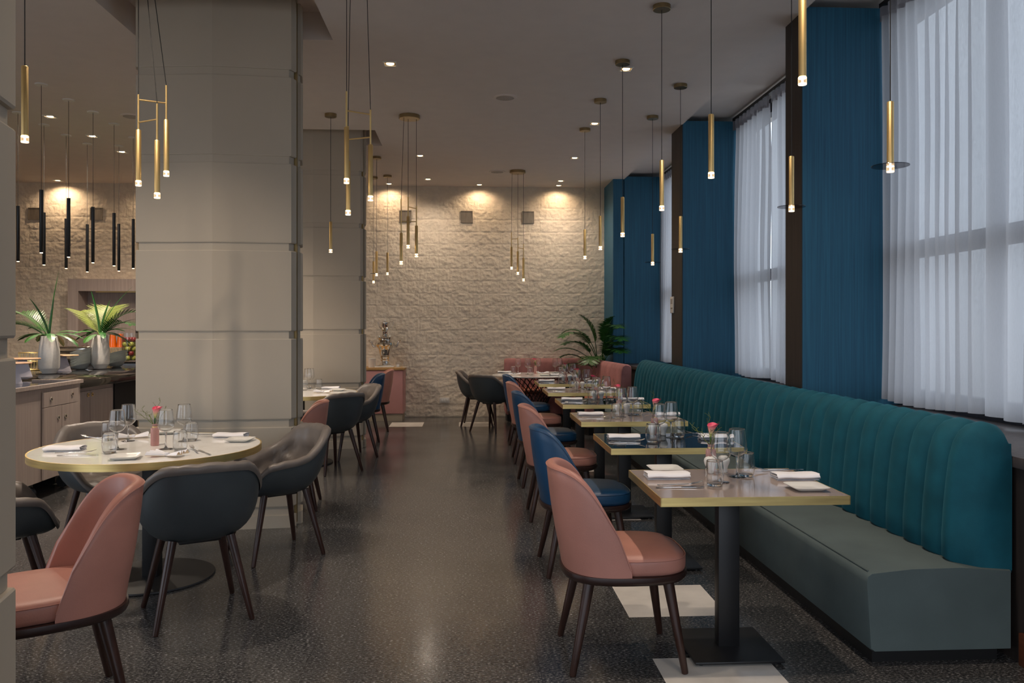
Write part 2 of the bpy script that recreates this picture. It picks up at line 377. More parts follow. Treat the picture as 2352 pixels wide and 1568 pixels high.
# rough split-face stone wall (real relief)
def stone_wall():
    b = B(); x0, x1 = XL, 2.24; nx, nz = 800, 300; ch, bw = .198, .49
    joint = []
    V = []
    for i in range(nx + 1):
        x = x0 + (x1 - x0) * i / nx; col = []
        for j in range(nz + 1):
            z = (ZC + .02) * j / nz
            row = int(z / ch); fz = z / ch - row; fx = ((x + (row % 2) * bw / 2 + .07 * math.sin(row * 3.1)) / bw) % 1.0
            d = min(fz, 1 - fz) * ch; e = min(fx, 1 - fx) * bw; dd = min(d, e)
            p = Vector((x * 1.0, row * 7.3, z))
            blk = noise.noise(Vector((math.floor((x + (row % 2) * bw / 2) / bw) * 3.7, row * 5.1, 2)))
            h = .010 * noise.noise(p * 7) + .011 * noise.noise(Vector((p.x * 19, p.y, p.z * 20))) + .008 * noise.noise(p * 40) + .003 * blk
            h *= .6 + .4 * min(1, dd / .016)
            if dd < .0065: h -= .0065
            col.append(b.bm.verts.new((x, YB - .02 - h * .6, z)))
        V.append(col)
    for i in range(nx):
        for j in range(nz): b.bm.faces.new((V[i][j], V[i + 1][j], V[i + 1][j + 1], V[i][j + 1]))
    return b.build('wall_back', M['stone'], smooth=180, recalc=False)
struct(stone_wall())
b = B(); b.box(((XL + 3.5) / 2, YB + .2, 1.95), (11.2, .2, 4.1)); struct(b.build('wall_back_core', M['wallwarm'], smooth=0))
b = B(); b.box((XL - .1, 9.1, 1.95), (.2, 8.2, 4.1)); b.box((XL - .1, .9, .25), (.2, 8.4, .5)); b.box((XL - .1, .9, 3.6), (.2, 8.4, .7)); b.box((XL - .1, 1.0, 1.9), (.2, .3, 3.8)); struct(b.build('wall_left', M['wallwarm'], smooth=0))  # unseen opening towards the camera end, added for cool side fill light
# wall behind the camera: solid low part, posts and head, unglazed spans added for fill light
b = B(); b.box((-2.05, YF - .1, .25), (11.2, .2, .5)); b.box((-2.05, YF - .1, 3.6), (11.2, .2, .7))
for x in (-7.5, -3.8, 0.0, 3.4): b.box((x, YF - .1, 1.9), (.3, .2, 3.8))
struct(b.build('wall_front', M['wallwarm'], smooth=0))
# window wall on the right
PIERS = [(2.38, 2.68), (5.64, 5.93), (8.84, 9.30), (12.17, YB + .1)]
XC = 2.98
b = B(); b.box((2.41, (YF + 10.6) / 2, .42), (.06, 10.6 - YF, .84)); b.box((2.41, 11.8, .42), (.06, 2.6, .84))
struct(b.build('wall_right', M['darkpanel'], smooth=0))
b = B(); b.box((3.25, (YF + YB) / 2, .42), (.1, YB - YF, .84)); struct(b.build('wall_right_outer', M['wallwarm'], smooth=0))
for k, (y0, y1) in enumerate(PIERS):
    b = B()
    b.box((2.80, (y0 + y1) / 2, 2.31), (.80, y1 - y0, 2.86))
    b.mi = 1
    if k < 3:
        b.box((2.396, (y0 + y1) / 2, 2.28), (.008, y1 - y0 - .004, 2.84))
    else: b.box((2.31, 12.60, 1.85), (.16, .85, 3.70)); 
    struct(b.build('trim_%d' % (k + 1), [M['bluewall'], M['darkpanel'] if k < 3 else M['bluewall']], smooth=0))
b = B(); b.box((2.81, (YF + YB) / 2, .865), (.90, YB - YF, .05), bevel=.006); struct(b.build('trim_5', M['sill']))
# windows: frames with transom and mullions, panes
bays = [(YF, 2.38), (2.68, 5.64), (5.93, 8.84), (9.30, 12.17)]
for k, (y0, y1) in enumerate(bays):
    b = B(); xw = 3.16
    b.box((xw, (y0 + y1) / 2, .95), (.08, y1 - y0, .12)); b.box((xw, (y0 + y1) / 2, 3.72), (.08, y1 - y0, .14)); b.box((xw, (y0 + y1) / 2, 1.99), (.10, y1 - y0, .11))
    n = 3
    for q in range(n + 1): b.box((xw, y0 + .04 + (y1 - y0 - .08) * q / n, 2.33), (.08, .08, 2.8))
    w = struct(b.build('window_%d' % (k + 1), M['frame'], smooth=0))
    b = B(); b.quad([(xw, y0, .9), (xw, y1, .9), (xw, y1, 3.75), (xw, y0, 3.75)]); b.build('window_pane', M['pane'], w, smooth=0)
b = B(); b.box((2.37, 2.9, .07), (.02, .85, .14), bevel=.004); struct(b.build('baseboard_right', M['skirt']))
# columns: stacked chamfered blocks with reveals and brass strips in the corner notches
def column(name, y0):
    b = B(); cx0 = -1.808
    half = [(-.585, .055), (0, 0), (.585, .06), (.612, .125)]          # front shell panel
    back = [(.612, .33), (.585, .40), (0, .46), (-.585, .40), (-.612, .33)]
    side = [(.625, .185), (.632, .225), (.612, .33)]
    def plan(s):
        pts = [(-.612, .12), (-.585, .055), (0, 0), (.575, .055), (.600, .118), (.584, .124), (.584, .170), (.622, .176), (.628, .215), (.59, .40), (0, .46), (-.59, .40), (-.628, .215), (-.622, .176), (-.584, .170), (-.584, .124)]
        return [(cx0 + x * s * .945, y0 + .23 + (y - .23) * s) for x, y in pts]
    js = [0.0, .095, .727, 1.363, 1.997, 2.624, 3.250, 3.83]
    for q, (z0, z1) in enumerate(zip(js, js[1:])):
        g = .055 if q > 0 else .0
        if q == 0: b.prism(plan(1.0), z0, z1 - .004); continue
        b.prism(plan(.966), z0 - .006, z0 + g + .004)
        big, sm = plan(1.0), plan(.992)
        rings = [[(x, y, z0 + g) for x, y in sm], [(x, y, z0 + g + .008) for x, y in big], [(x, y, z1 - .006) for x, y in big], [(x, y, z1) for x, y in sm]]
        b.loft(rings)
    b.prism(plan(.93), 3.82, 3.93)
    o = struct(b.build(name, M['column'], smooth=0))
    b = B()
    for sx in (1, -1): b.box((cx0 + sx * .557, y0 + .147, 1.92), (.018, .034, 3.80))
    b.build('brass_strip', M['strip'], o, smooth=0)
column('column_1', 1.91); column('column_2', 5.84); column('column_3', 9.62)
# ================================================================== CURTAINS
def curtain(y0, y1, label, amp=.046, seed=0, z0=.93, z1=3.66):
    rnd = random.Random(seed); ph = [0.0]; n = int((y1 - y0) / .012)
    for k in range(n): ph.append(ph[-1] + .012 / (.14 * (.70 + .9 * noise.noise(Vector((y0 + k * .012, seed * 3.3, 0)) * 1.6) + .25)) * 2 * PI)
    b = B(); nz = 14
    def fn(u, v):
        k = u * n; i = min(int(k), n); a = ph[i]; y = y0 + (y1 - y0) * u; z = z0 + (z1 - z0) * v
        am = amp * (1 - .45 * v) * (.8 + .6 * noise.noise(Vector((y * 3, seed, z * .5))))
        return (XC + am * math.sin(a + .25 * math.sin(z * 1.3 + y)) + .02 * noise.noise(Vector((y * 1.2, z * .7, seed))), y + .012 * math.cos(a) * (1 - v), z - (.012 * math.sin(y * 5 + seed) if v == 0 else 0))
    b.grid(fn, n, nz)
    root = thing('curtain', label, 'curtain', (0, 0, 0), 0, 'sheer curtains along the window wall')
    b.build('curtain_fabric', M['curtain'], root, smooth=180, recalc=False)
    b = B(); m = int((y1 - y0) / .01)
    b.grid(lambda u, v: (XC - .004 + .024 * max(-.7, min(.7, 1.4 * math.sin(2 * PI * (y0 + (y1 - y0) * u) / .115))), y0 + (y1 - y0) * u, z1 - .03 + .105 * v), m, 1)
    b.build('header_tape', M['header'], root, smooth=180, recalc=False)
    return root
curtain(4.14, 5.62, 'sheer pale grey curtain beside the nearest blue pier at the right edge', seed=1)
curtain(2.70, 4.12, 'sheer pale grey curtain closest to the camera, cut by the right edge', seed=2)
curtain(5.95, 7.70, 'short sheer curtain panel just behind the nearest blue pier, near side of the gap', seed=3)
curtain(7.80, 8.82, 'sheer curtain hanging beside the second blue pier, far side of the gap', seed=4)
curtain(9.32, 12.15, 'farthest sheer curtain, a narrow strip between the two distant blue piers', seed=5)
curtain(-2.9, 2.36, 'sheer curtain of the window bay behind the camera', seed=6)
for k, (y0, y1) in enumerate(bays):
    b = B(); b.box((XC, (y0 + y1) / 2, 3.755), (.035, y1 - y0, .03))
    o = b.build('curtain_rail', M['black'], smooth=0)
    tag(o, ['black ceiling rail of the window bay behind the camera', 'black ceiling rail holding the nearest sheer curtains', 'black ceiling rail over the middle window bay curtains', 'black ceiling rail over the farthest curtain'][k], 'curtain rail', 'curtain rails')
# ================================================================== BANQUETTE
def banquette():
    root = thing('banquette', 'long teal velvet channel-back banquette with grey seat along the windows', 'banquette')
    y0, p, n = 3.36, .16, 43; y1 = y0 + p * n
    b = B(); b.box((2.03, (y0 + y1) / 2, .03), (.56, y1 - y0 - .06, .06)); b.build('plinth', M['plinth'], root, smooth=0)
    cuts = [y0 - .02, 5.15, 7.2, 9.0, y1]
    for a, c in zip(cuts, cuts[1:]):
        b = B(); rings = []
        for yy, s in ((a + .004, .985), (a + .02, 1), (c - .02, 1), (c - .004, .985)):
            pr = [(1.735, .062), (1.718, .075), (1.700, .36), (1.704, .385), (1.722, .398), (1.90, .415), (2.12, .418), (2.345, .40), (2.345, .062)]
            cxm, czm = 2.02, .24
            rings.append([(cxm + (x - cxm) * s, yy, czm + (z - czm) * s) for x, z in pr])
        b.loft(rings); b.build('seat_cushion', M['seatgrey'], root, smooth=50)
        b = B(); b.tube([(1.722, a + .03, .401), (1.722, c - .03, .401)], .0035, 6); b.build('seam_piping', M['seatgrey'], root)
    prof = [(2.168, .395), (2.150, .43), (2.150, .52), (2.158, .64), (2.170, .76), (2.182, .86), (2.196, .925), (2.215, .965), (2.245, .993), (2.285, 1.003), (2.325, .990), (2.350, .955), (2.357, .90), (2.357, .395)]
    b = B(); k = 10; N_ = n * k
    def fn(u, v):
        t = u * N_; i = min(int(round(t)), N_); y = y0 + p * i / k; f = (i % k) / k
        m = v * (len(prof) - 1); j = min(int(round(m)), len(prof) - 1); x, z = prof[j]
        bul = .040 * math.sin(PI * f) ** .5 if 0 < f < 1 else 0
        w = 1 if 0 < j < 11 else (0.3 if j in (0, 11) else 0)
        cxx, czz = 2.30, .80
        d = Vector((x - cxx, z - min(czz, z))) ; d = d.normalized() if d.length > 1e-6 else Vector((0, 0))
        e0 = min(i, N_ - i)
        s = 1.0 if e0 > 5 else (.70 + .30 * math.sin(PI / 2 * e0 / 5.5))
        x += d.x * bul * w * (1 if e0 > 3 else .6); z += d.y * bul * w * .7
        x = 2.357 + (x - 2.357) * s; z = .395 + (z - .395) * (1 - (1 - s) * .18)
        return (x, y, z)
    V = b.grid(fn, N_, len(prof) - 1)
    b.bm.faces.new(V[0]); b.bm.faces.new(V[-1][::-1])
    b.build('channel_back', M['velvet'], root, smooth=70)
    b = B(); b.box((2.362, (y0 + y1) / 2 + .01, .66), (.012, y1 - y0 - .02, .56)); b.build('back_board', M['velvet'], root, smooth=0)
    return root
banquette()
# ================================================================== CHAIRS
def leg_mesh(p0, p1, r0, r1):
    b = B(); p0, p1 = Vector(p0), Vector(p1)
    b.tube([p0, p0.lerp(p1, .5), p1 + (p0 - p1) * .012, p1], [r0, (r0 + r1) / 2, r1, r1 * .8], 12); return b
def side_chair(mat):
    def mk():
        root = thing('side_chair', 'x', 'chair')
        # seat pad
        b = B(); S = 40; rings = []
        def pl(k, s, dz=0):
            x, y = superell(.245 * s, .240 * s, 3.2, k, S); 
            return x + .030, y * (1 - .10 * max(0, -x) / .245)
        for s, z in ((.93, .408), (.985, .416), (1, .43), (1, .462), (.985, .478), (.94, .487), (.8, .494), (.5, .499), (.2, .500)):
            rings.append([(*pl(k, s), z - (.006 if s < .99 and z > .47 and pl(k, s)[0] > .24 else 0)) for k in range(S)])
        b.loft(rings); b.build('seat', mat, root, smooth=60)
        b = B(); pts = [(*pl(k, .992), .474) for k in range(S)]; b.tube(pts + [pts[0]], .003, 5, False); b.build('seat_seam', mat, root)
        # wrap-round back
        b = B(); A = 97; nu = 40; rings = []; rim = []
        def P(a, z, inn):
            ca, sa = math.cos(math.radians(a)), math.sin(math.radians(a)); h = max(0, (z - .42) / .44)
            rx, ry = .225 - inn, .252 - inn
            x = -.03 - rx * math.copysign(abs(ca) ** .85, ca); y = ry * math.copysign(abs(sa) ** .80, sa)
            return Vector((x - .068 * h ** 1.1 - .01 * math.sin(PI * min(1, h)), y * (1 - .13 * h ** 1.6), z))
        def zt(a): return .425 + .430 * max(.012, 1 - (abs(a) / A) ** 4.5) ** .6
        for i in range(nu + 1):
            a = -A + 2 * A * i / nu; top = zt(a); z0 = .411; th = .044 * (1 - .35 * (abs(a) / A) ** 6)
            ring = [P(a, z0 + (top - .014 - z0) * (j / 8), 0) for j in range(9)]
            ring += [P(a, top - .004, .006), P(a, top, th * .42), P(a, top - .004, th - .008)]
            ring += [P(a, z0 + (top - .016 - z0) * (1 - j / 6), th) for j in range(7)]
            rings.append(ring); rim.append(P(a, top - .013, -.001))
        b.loft(rings); b.build('backrest', mat, root, smooth=75)
        b = B(); b.tube(rim, .003, 5); b.build('back_seam', mat, root)
        # wooden under-frame, rear half stepped a little lower
        b = B(); rings = []
        for s, z in ((.90, .372), (.975, .380), (1.0, .394), (.99, .4105)): rings.append([(*superell(.274 * s, .259 * s, 2.9, k, S, .010), z) for k in range(S)])
        b.loft(rings); b.build('under_frame', M['rim'], root, smooth=50)
        for sx in (1, -1):
            for sy in (1, -1):
                leg_mesh((sx * .165 + .01, sy * .165, .39), (sx * .237, sy * .222, 0), .025, .0145).build('leg', M['wood'], root)
        return root
    return mk
def shell_chair():
    root = thing('shell_armchair', 'x', 'armchair')
    S = 72
    def rimz(t):
        a = abs(math.degrees(math.pi - (t % (2 * math.pi)))); sm = lambda u: max(0, min(1, u)) ** 2 * (3 - 2 * max(0, min(1, u)))
        return .790 - .012 * min(1, a / 40) ** 2 - .158 * sm((a - 32) / 62) - .025 * sm((a - 85) / 45) - .150 * sm((a - 116) / 46)
    def rimp(t, s=1.0, off=0):
        c, s_ = math.cos(t), math.sin(t); n = 2.7
        x = (.272 + off) * math.copysign(abs(c) ** (2 / n), c); y = (.288 + off) * math.copysign(abs(s_) ** (2 / n), s_)
        return Vector((x * s - .02, y * s))
    b = B(); rings = []; m = 10
    for j in range(m + 1):
        th = (j + .35) / (m + .35) * PI / 2; rho = math.sin(th) ** .72; h = (1 - math.cos(th)) ** 1.25
        ring = []
        for k in range(S):
            t = 2 * PI * k / S; p = rimp(t, rho); zr = rimz(t)
            ring.append((p.x - .03 * h * max(0, -math.cos(t)), p.y, .388 + (zr - .388) * h))
        rings.append(ring)
    b.loft(rings, True, True, False); b.build('outer_shell', M['shell'], root, smooth=180)
    b = B(); rings = []
    def wr(p, k, amp): return amp * (noise.noise(p * 9) + .6 * noise.noise(p * 21 + Vector((3, 1, 7))))
    def wr2(p): return .050 * (.30 - abs(noise.noise(p * 6.5 + Vector((1, 2, 3)))) ** .8) + .014 * (.3 - abs(noise.noise(p * 16))) - .004
    spec = [(.004, -.030, 0), (.012, -.018, .004), (.013, .000, .006), (.004, .013, .006), (-.014, .016, .005), (-.034, .006, .004), (-.048, -.02, .006)]
    for off, dz, amp in spec:
        ring = []
        for k in range(S):
            t = 2 * PI * k / S; p = rimp(t, 1, off); zr = rimz(t); x = p.x - .03 * max(0, -math.cos(t)); q = Vector((x, p.y, zr))
            r_ = math.sin(k * 2.1) * .0022 if dz > -.02 else 0
            w = wr(q, k, amp); ring.append((x, p.y, zr + dz + w + r_))
        rings.append(ring)
    for j in range(18):
        s = 1 - (j + 1) / 18.8; th = s * PI / 2; rho = math.sin(th) ** .60; h = (1 - math.cos(th)) ** 1.5
        ring = []
        for k in range(S):
            t = 2 * PI * k / S; p = rimp(t, rho, -.052); zr = rimz(t) - .03; x = p.x - .03 * h * max(0, -math.cos(t)); z = .462 + max(0, (zr - .462)) * h
            q = Vector((x, p.y, z)); w = wr2(q)
            ring.append((x + w * -math.cos(t), p.y - w * math.sin(t), z + w * .8))
        rings.append(ring)
    b.loft(rings, True, False, True); b.build('quilted_lining', M['liner'], root, smooth=180)
    b = B(); b.box((-.01, 0, .396), (.20, .20, .03), bevel=.008); b.build('under_plate', M['black'], root)
    for sx in (1, -1):
        for sy in (1, -1):
            leg_mesh((sx * .135 - .01, sy * .135, .415), (sx * .23, sy * .222, 0), .022, .0135).build('leg', M['wood'], root)
    return root
G_ROW = 'side chairs along the row of square tables'
ORD = ['nearest', 'second', 'third', 'fourth', 'fifth', 'sixth']
TY = [3.572, 4.905, 6.195, 7.495, 8.79, 10.105]; TX = [1.187, 1.224, 1.236, 1.256, 1.255, 1.275]
for k in range(6):
    c = 'pink' if k % 2 == 0 else 'blue'
    cx_ = [.675, .70, .715, .735, .745, .765][k]; cy_ = TY[k] - .03 - [.0, .03, 0, .02, .04, .03][k]
    lab = '%s leather side chair at the %s square table from the camera' % (c, ORD[k]) if k else 'pink leather side chair at the nearest square table, in the right foreground'
    place('chair_' + c, side_chair(M[c]), lab, 'chair', (cx_, cy_, 0), [0, .03, -.02, .03, 0, -.03][k], G_ROW)
place('chair_pink', None, 'pink leather side chair cut by the left column in the lower left corner', 'chair', (-1.565, 3.12, 0), math.radians(212), 'side chairs on the left')
place('chair_pink', None, 'pink leather side chair partly hidden behind the big column and a grey armchair', 'chair', (-1.44, 6.60, 0), math.radians(186), 'side chairs on the left')
place('chair_blue', None, 'blue leather side chair emerging behind the far column near the pink sideboard', 'chair', (-1.36, 10.34, 0), math.radians(188), 'side chairs on the left')
place('chair_pink', None, 'pink leather side chair just behind the blue one, in front of the pink sideboard', 'chair', (-1.34, 11.35, 0), math.radians(186), 'side chairs on the left')
G_SH = 'grey shell armchairs'
for x, y, a, lab in (
    (-1.365, 4.16, 117.7, 'grey shell armchair seen from behind, in front of the nearest round table'),
    (-1.227, 5.24, 216, 'grey shell armchair right of the nearest round table, its wrinkled lining showing'),
    (dep(247, 1000, 5.38).x, 5.38, -52, 'grey shell armchair behind the nearest round table, before the cart and column'),
    (-2.36, 4.20, 36, 'grey shell armchair cut by the left column, behind the lower-left pink chair'),
    (-1.37, 8.20, 134, 'grey shell armchair seen from behind at the round table between the two columns'),
    (-1.30, 9.06, 212, 'grey shell armchair on the far side of the round table between the columns'),
    (.36, 11.20, 52, 'grey shell armchair with its back to the camera at the far marble table'),
    (.17, 11.92, -6, 'grey shell armchair nearest the stone wall, left of the far marble table')):
    place('shell', shell_chair, lab, 'armchair', (x, y, 0), math.radians(a), G_SH)
# ================================================================== TABLES
def square_table(top):
    def mk():
        root = thing('square_table', 'x', 'table')
        b = B(); b.box((0, 0, .734), (.787, .642, .032)); b.build('table_top', M[top], root, smooth=0)
        b = B()
        for sx in (1, -1): b.box((sx * .3955, 0, .7325), (.004, .652, .036))
        for sy in (1, -1): b.box((0, sy * .324, .7325), (.795, .004, .036))
        b.build('brass_edge', M['brass'], root, smooth=0)
        b = B(); b.box((-.02, 0, .708), (.30, .30, .014)); b.build('mounting_plate', M['black'], root, smooth=0)
        b = B(); b.box((-.015, 0, .357), (.095, .060, .69), bevel=.002); b.build('post', M['black'], root)
        b = B(); b.box((-.02, 0, .015), (.39, .39, .012), bevel=.003); b.build('base_plate', M['black'], root)
        for sx in (1, -1):
            for sy in (1, -1):
                b = B(); b.lathe([(0, 0), (.012, 0), (.012, .010), (0, .010)], 12, (-.02 + sx * .165, sy * .165, 0)); b.build('glide_foot', M['black'], root)
        return root
    return mk
TOPS = ['greige', 'blackglass'] * 3
for k in range(6):
    nm = 'greige' if k % 2 == 0 else 'black glass'
    place('sq' + TOPS[k], square_table(TOPS[k]), '%s square table with brass edge, %s in the row beside the banquette' % (nm, ORD[k]), 'table', (TX[k], TY[k], 0), 0, 'square tables along the banquette')
def round_table():
    root = thing('round_table', 'x', 'table')
    b = B(); b.lathe([(0, .715), (.618, .715), (.618, .75), (0, .75)], 96); b.build('table_top', M['marble'], root)
    b = B(); b.lathe([(.617, .712), (.625, .712), (.625, .7505), (.617, .7505), (.617, .712)], 96); b.build('brass_edge', M['brass'], root)
    b = B(); b.box((.03, -.04, .362), (.085, .085, .70), bevel=.003); b.build('post', M['black'], root)
    b = B(); b.lathe([(0, 0), (.342, 0), (.345, .004), (.342, .012), (0, .013)], 72, (.03, -.04, 0)); b.build('base_plate', M['black'], root)
    return root
RT1, RT2, RT3 = Vector((-1.85, 4.82, 0)), Vector((-1.80, 8.72, 0)), Vector((.985, 11.70, 0))
place('rt', round_table, 'large round white marble table with brass rim in the left foreground', 'table', RT1, 0, 'round marble tables')
place('rt', None, 'round marble table with brass rim half hidden between the two columns', 'table', RT2, 0, 'round marble tables')
def far_table():
    root = thing('round_table', 'white marble table on a black lattice cone base by the pink booth', 'table')
    b = B(); b.lathe([(0, .735), (.60, .735), (.615, .745), (.615, .75), (0, .75)], 72); b.build('table_top', M['marble'], root)
    b = B(); n = 26
    def P(a, v, d): 
        r = .40 * (1 - v) + .13 * v if v < .72 else .13 + (.30 - .13) * ((v - .72) / .28) ** 1.3
        if v < .72: r = .44 - (.44 - .12) * (v / .72) ** .8
        return (r * math.cos(a + d * v * 1.5), r * math.sin(a + d * v * 1.5), .735 * (1 - v))
    for k in range(n):
        for d in (1, -1): b.tube([P(2 * PI * k / n, j / 10, d) for j in range(11)], .0055, 5)
    b.lathe([(.29, 0), (.31, 0), (.31, .012), (.29, .012), (.29, 0)], 40)
    b.build('lattice_base', M['black'], root)
    return root
o = far_table(); o.location = RT3
# ================================================================== TABLEWARE
def wine_glass():
    root = thing('wine_glass', 'x', 'wine glass')
    b = B(); b.lathe(shell_profile([(0, .0965), (.010, .0975), (.024, .104), (.037, .116), (.0445, .131), (.0450, .150), (.0425, .175), (.0390, .200), (.0355, .2250)], .0009), 40); b.build('bowl', M['glass'], root, smooth=180)
    b = B(); b.lathe([(0, .006), (.011, .006), (.0055, .014), (.0040, .04), (.0042, .08), (.007, .0965), (0, .0965)], 12); b.build('stem', M['glass'], root, smooth=60)
    b = B(); b.lathe([(0, 0), (.037, 0), (.0375, .0012), (.036, .002), (.011, .006), (0, .006)], 28); b.build('foot', M['glass'], root, smooth=40)
    return root
def tumbler():
    b = B(); b.lathe(shell_profile([(0, 0), (.018, 0), (.028, .0015), (.0345, .013), (.0385, .032), (.0395, .052), (.0380, .080), (.0345, .111)], .0011, base=.008), 40); return b.build('tumbler', M['glass'], smooth=180)
def napkin():
    b = B(); R = []
    L = [(-.040, .0015), (.043, .0015), (.0505, .0050), (.0525, .0120), (.050, .0195), (.042, .0245), (.0, .0262), (-.034, .0255), (-.046, .0225), (-.0505, .0150), (-.047, .0092), (-.034, .0082), (.036, .0082), (.0405, .0118), (.036, .0152), (-.030, .0168)]
    n = 10
    rings = []
    for i in range(n + 1):
        x = -.098 + .196 * i / n; sk = .004 * math.sin(i * .9); up = []; lo = []
        for j, (y, z) in enumerate(L):
            yy = y * (1 - .03 * math.sin(i * 1.7 + j)) + sk * .3; zz = z * (1 + .06 * math.sin(i * .8)) + .0010 * math.sin(i * .9 + y * 40) * (z / .03)
            p = Vector((y, z)); q = Vector(L[min(j + 1, len(L) - 1)]) - Vector(L[max(j - 1, 0)]); q.normalize(); nrm = Vector((-q.y, q.x)) * .0012
            up.append((x + .003 * math.sin(j * 2.1), yy + nrm.x, zz + nrm.y)); lo.append((x + .003 * math.sin(j * 2.1), yy - nrm.x, zz - nrm.y))
        rings.append(up + lo[::-1])
    b.loft(rings); return b.build('napkin', M['linen'], smooth=55)
def pleated_napkin():
    """a loosely pleated bow: linen outside, cream inside folds"""
    b = B(); n = 22
    for mi, sgn in ((0, 1), (0, -1)):
        b.mi = mi
        def fn(u, v):
            w = .25 + .75 * abs(v) ** .8; y = (u - .5) * .12 * w
            z = .004 + .020 * w * abs(math.sin(u * PI * 4)) * (1 - .15 * math.cos(u * 9)) + .010 * w
            return (sgn * (.006 + .080 * v) + .006 * math.sin(u * 7), y + .012 * sgn * v, z)
        b.grid(fn, n, 6)
        b.mi = 1
        b.grid(lambda u, v: (lambda q: (q[0] * .97, q[1] * .95, q[2] - .0035))(fn(u, v)), n, 6)
    b.mi = 0; b.lathe([(0, .004), (.011, .004), (.013, .014), (.010, .022), (0, .023)], 14)
    return b.build('pleated_napkin', [M['linen'], M['creme']], smooth=60)
def handle(b, x0, x1):
    rings = []
    for t, w, h in ((0, .0050, .0012), (.04, .0068, .0018), (.5, .0046, .0020), (.92, .0030, .0020), (1, .0030, .0018)):
        x = x0 + (x1 - x0) * t; rings.append([(x, superell(w, h, 3, k, 10)[0], .004 + superell(w, h, 3, k, 10)[1]) for k in range(10)])
    b.loft(rings)
def fork():
    root = thing('fork', 'x', 'fork')
    b = B(); handle(b, -.10, .045); b.build('fork_handle', M['steel'], root)
    b = B(); rings = []
    for x, w, z in ((.044, .003, .004), (.052, .006, .0045), (.062, .0105, .006), (.074, .0115, .0075)):
        rings.append([(x, superell(w, .0013, 4, k, 12)[0], z + superell(w, .0013, 4, k, 12)[1]) for k in range(12)])
    b.loft(rings)
    for q in (-.009, -.003, .003, .009): b.tube([(.073, q, .0075), (.09, q * 1.03, .0098), (.108, q * 1.03, .0165)], [.0018, .0016, .0009], 6)
    b.build('fork_head', M['steel'], root); return root
def knife():
    root = thing('knife', 'x', 'knife')
    b = B(); handle(b, -.105, .005); b.build('knife_handle', M['steel'], root)
    b = B(); b.loft([[(x, y0, .0032), (x, y1, .0040), (x, y1, .0050), (x, y0, .0046)] for x, y0, y1 in ((.004, -.004, .004), (.02, -.006, .0065), (.07, -.007, .008), (.098, -.004, .008), (.108, .002, .006))]); b.build('blade', M['steel'], root, smooth=30)
    return root
def side_plate():
    b = B(); S = 40
    def rg(s, z, n=7): return [(*superell(s, s, n, k, S), z) for k in range(S)]
    b.loft([rg(.045, 0), rg(.052, .001), rg(.078, .0165), rg(.079, .018), rg(.077, .0185), rg(.052, .0062), rg(.02, .0055)]); return b.build('side_plate', M['china'], smooth=50)
def shaker():
    root = thing('shaker', 'x', 'salt shaker')
    b = B(); b.lathe([(0, 0), (.016, 0), (.0175, .002), (.0178, .010), (.0182, .020), (.0212, .032), (.0275, .046), (.0300, .058), (.0275, .069), (.020, .0765), (.010, .0795), (0, .080)], 28); b.build('shaker_body', M['china'], root, smooth=80)
    b = B(); b.lathe([(0, .0795), (.0035, .0795), (.003, .0808), (0, .0808)], 10); b.build('shaker_hole', M['black'], root); return root
def bud_vase():
    root = thing('bud_vase', 'x', 'vase')
    b = B(); b.lathe([(0, 0), (.021, 0), (.0230, .003), (.0230, .094), (.0215, .101), (.0140, .107), (.0130, .112), (.0130, .122), (.0155, .127), (.0145, .128), (.0115, .122), (.0118, .112), (.0200, .100), (.0212, .094), (.0212, .008), (0, .006)], 64, ribs=(16, .022)); b.build('vase_body', M['pinkglass'], root, smooth=60)
    b = B(); b.lathe([(.0126, .1075), (.0150, .1075), (.0150, .113), (.0126, .113), (.0126, .1075)], 24); b.build('neck_band', M['brass'], root); return root
def calla():
    root = thing('calla_lily', 'x', 'flower')
    b = B(); b.tube([(0, 0, .012), (.002, .001, .06), (-.001, .002, .12), (.004, .003, .165)], [.0032, .0034, .0036, .0042], 8); b.build('stem', M['green'], root)
    b = B()
    def fn(u, v):
        a = u * 2 * PI; c = math.cos(a); fl = v ** 2.2
        r = .0042 + .0115 * v ** .8 + .014 * fl * (1 + .5 * c); z = .065 * v * (1 + .10 * c * v) - .006 * max(0, -c) * fl - (.010 * fl * max(0, c) ** 8)
        return (r * c + .010 * v * v, r * math.sin(a) * .92, z)
    b.grid(fn, 28, 10, wrap=True); o = b.build('spathe', M['calla'], root, smooth=180, loc=(.004, .003, .160)); 
    b = B(); b.tube([(.004, .003, .165), (.007, .003, .19), (.011, .003, .207)], [.0022, .0026, .0016], 8); b.build('spadix', M['yellow'], root)
    return root
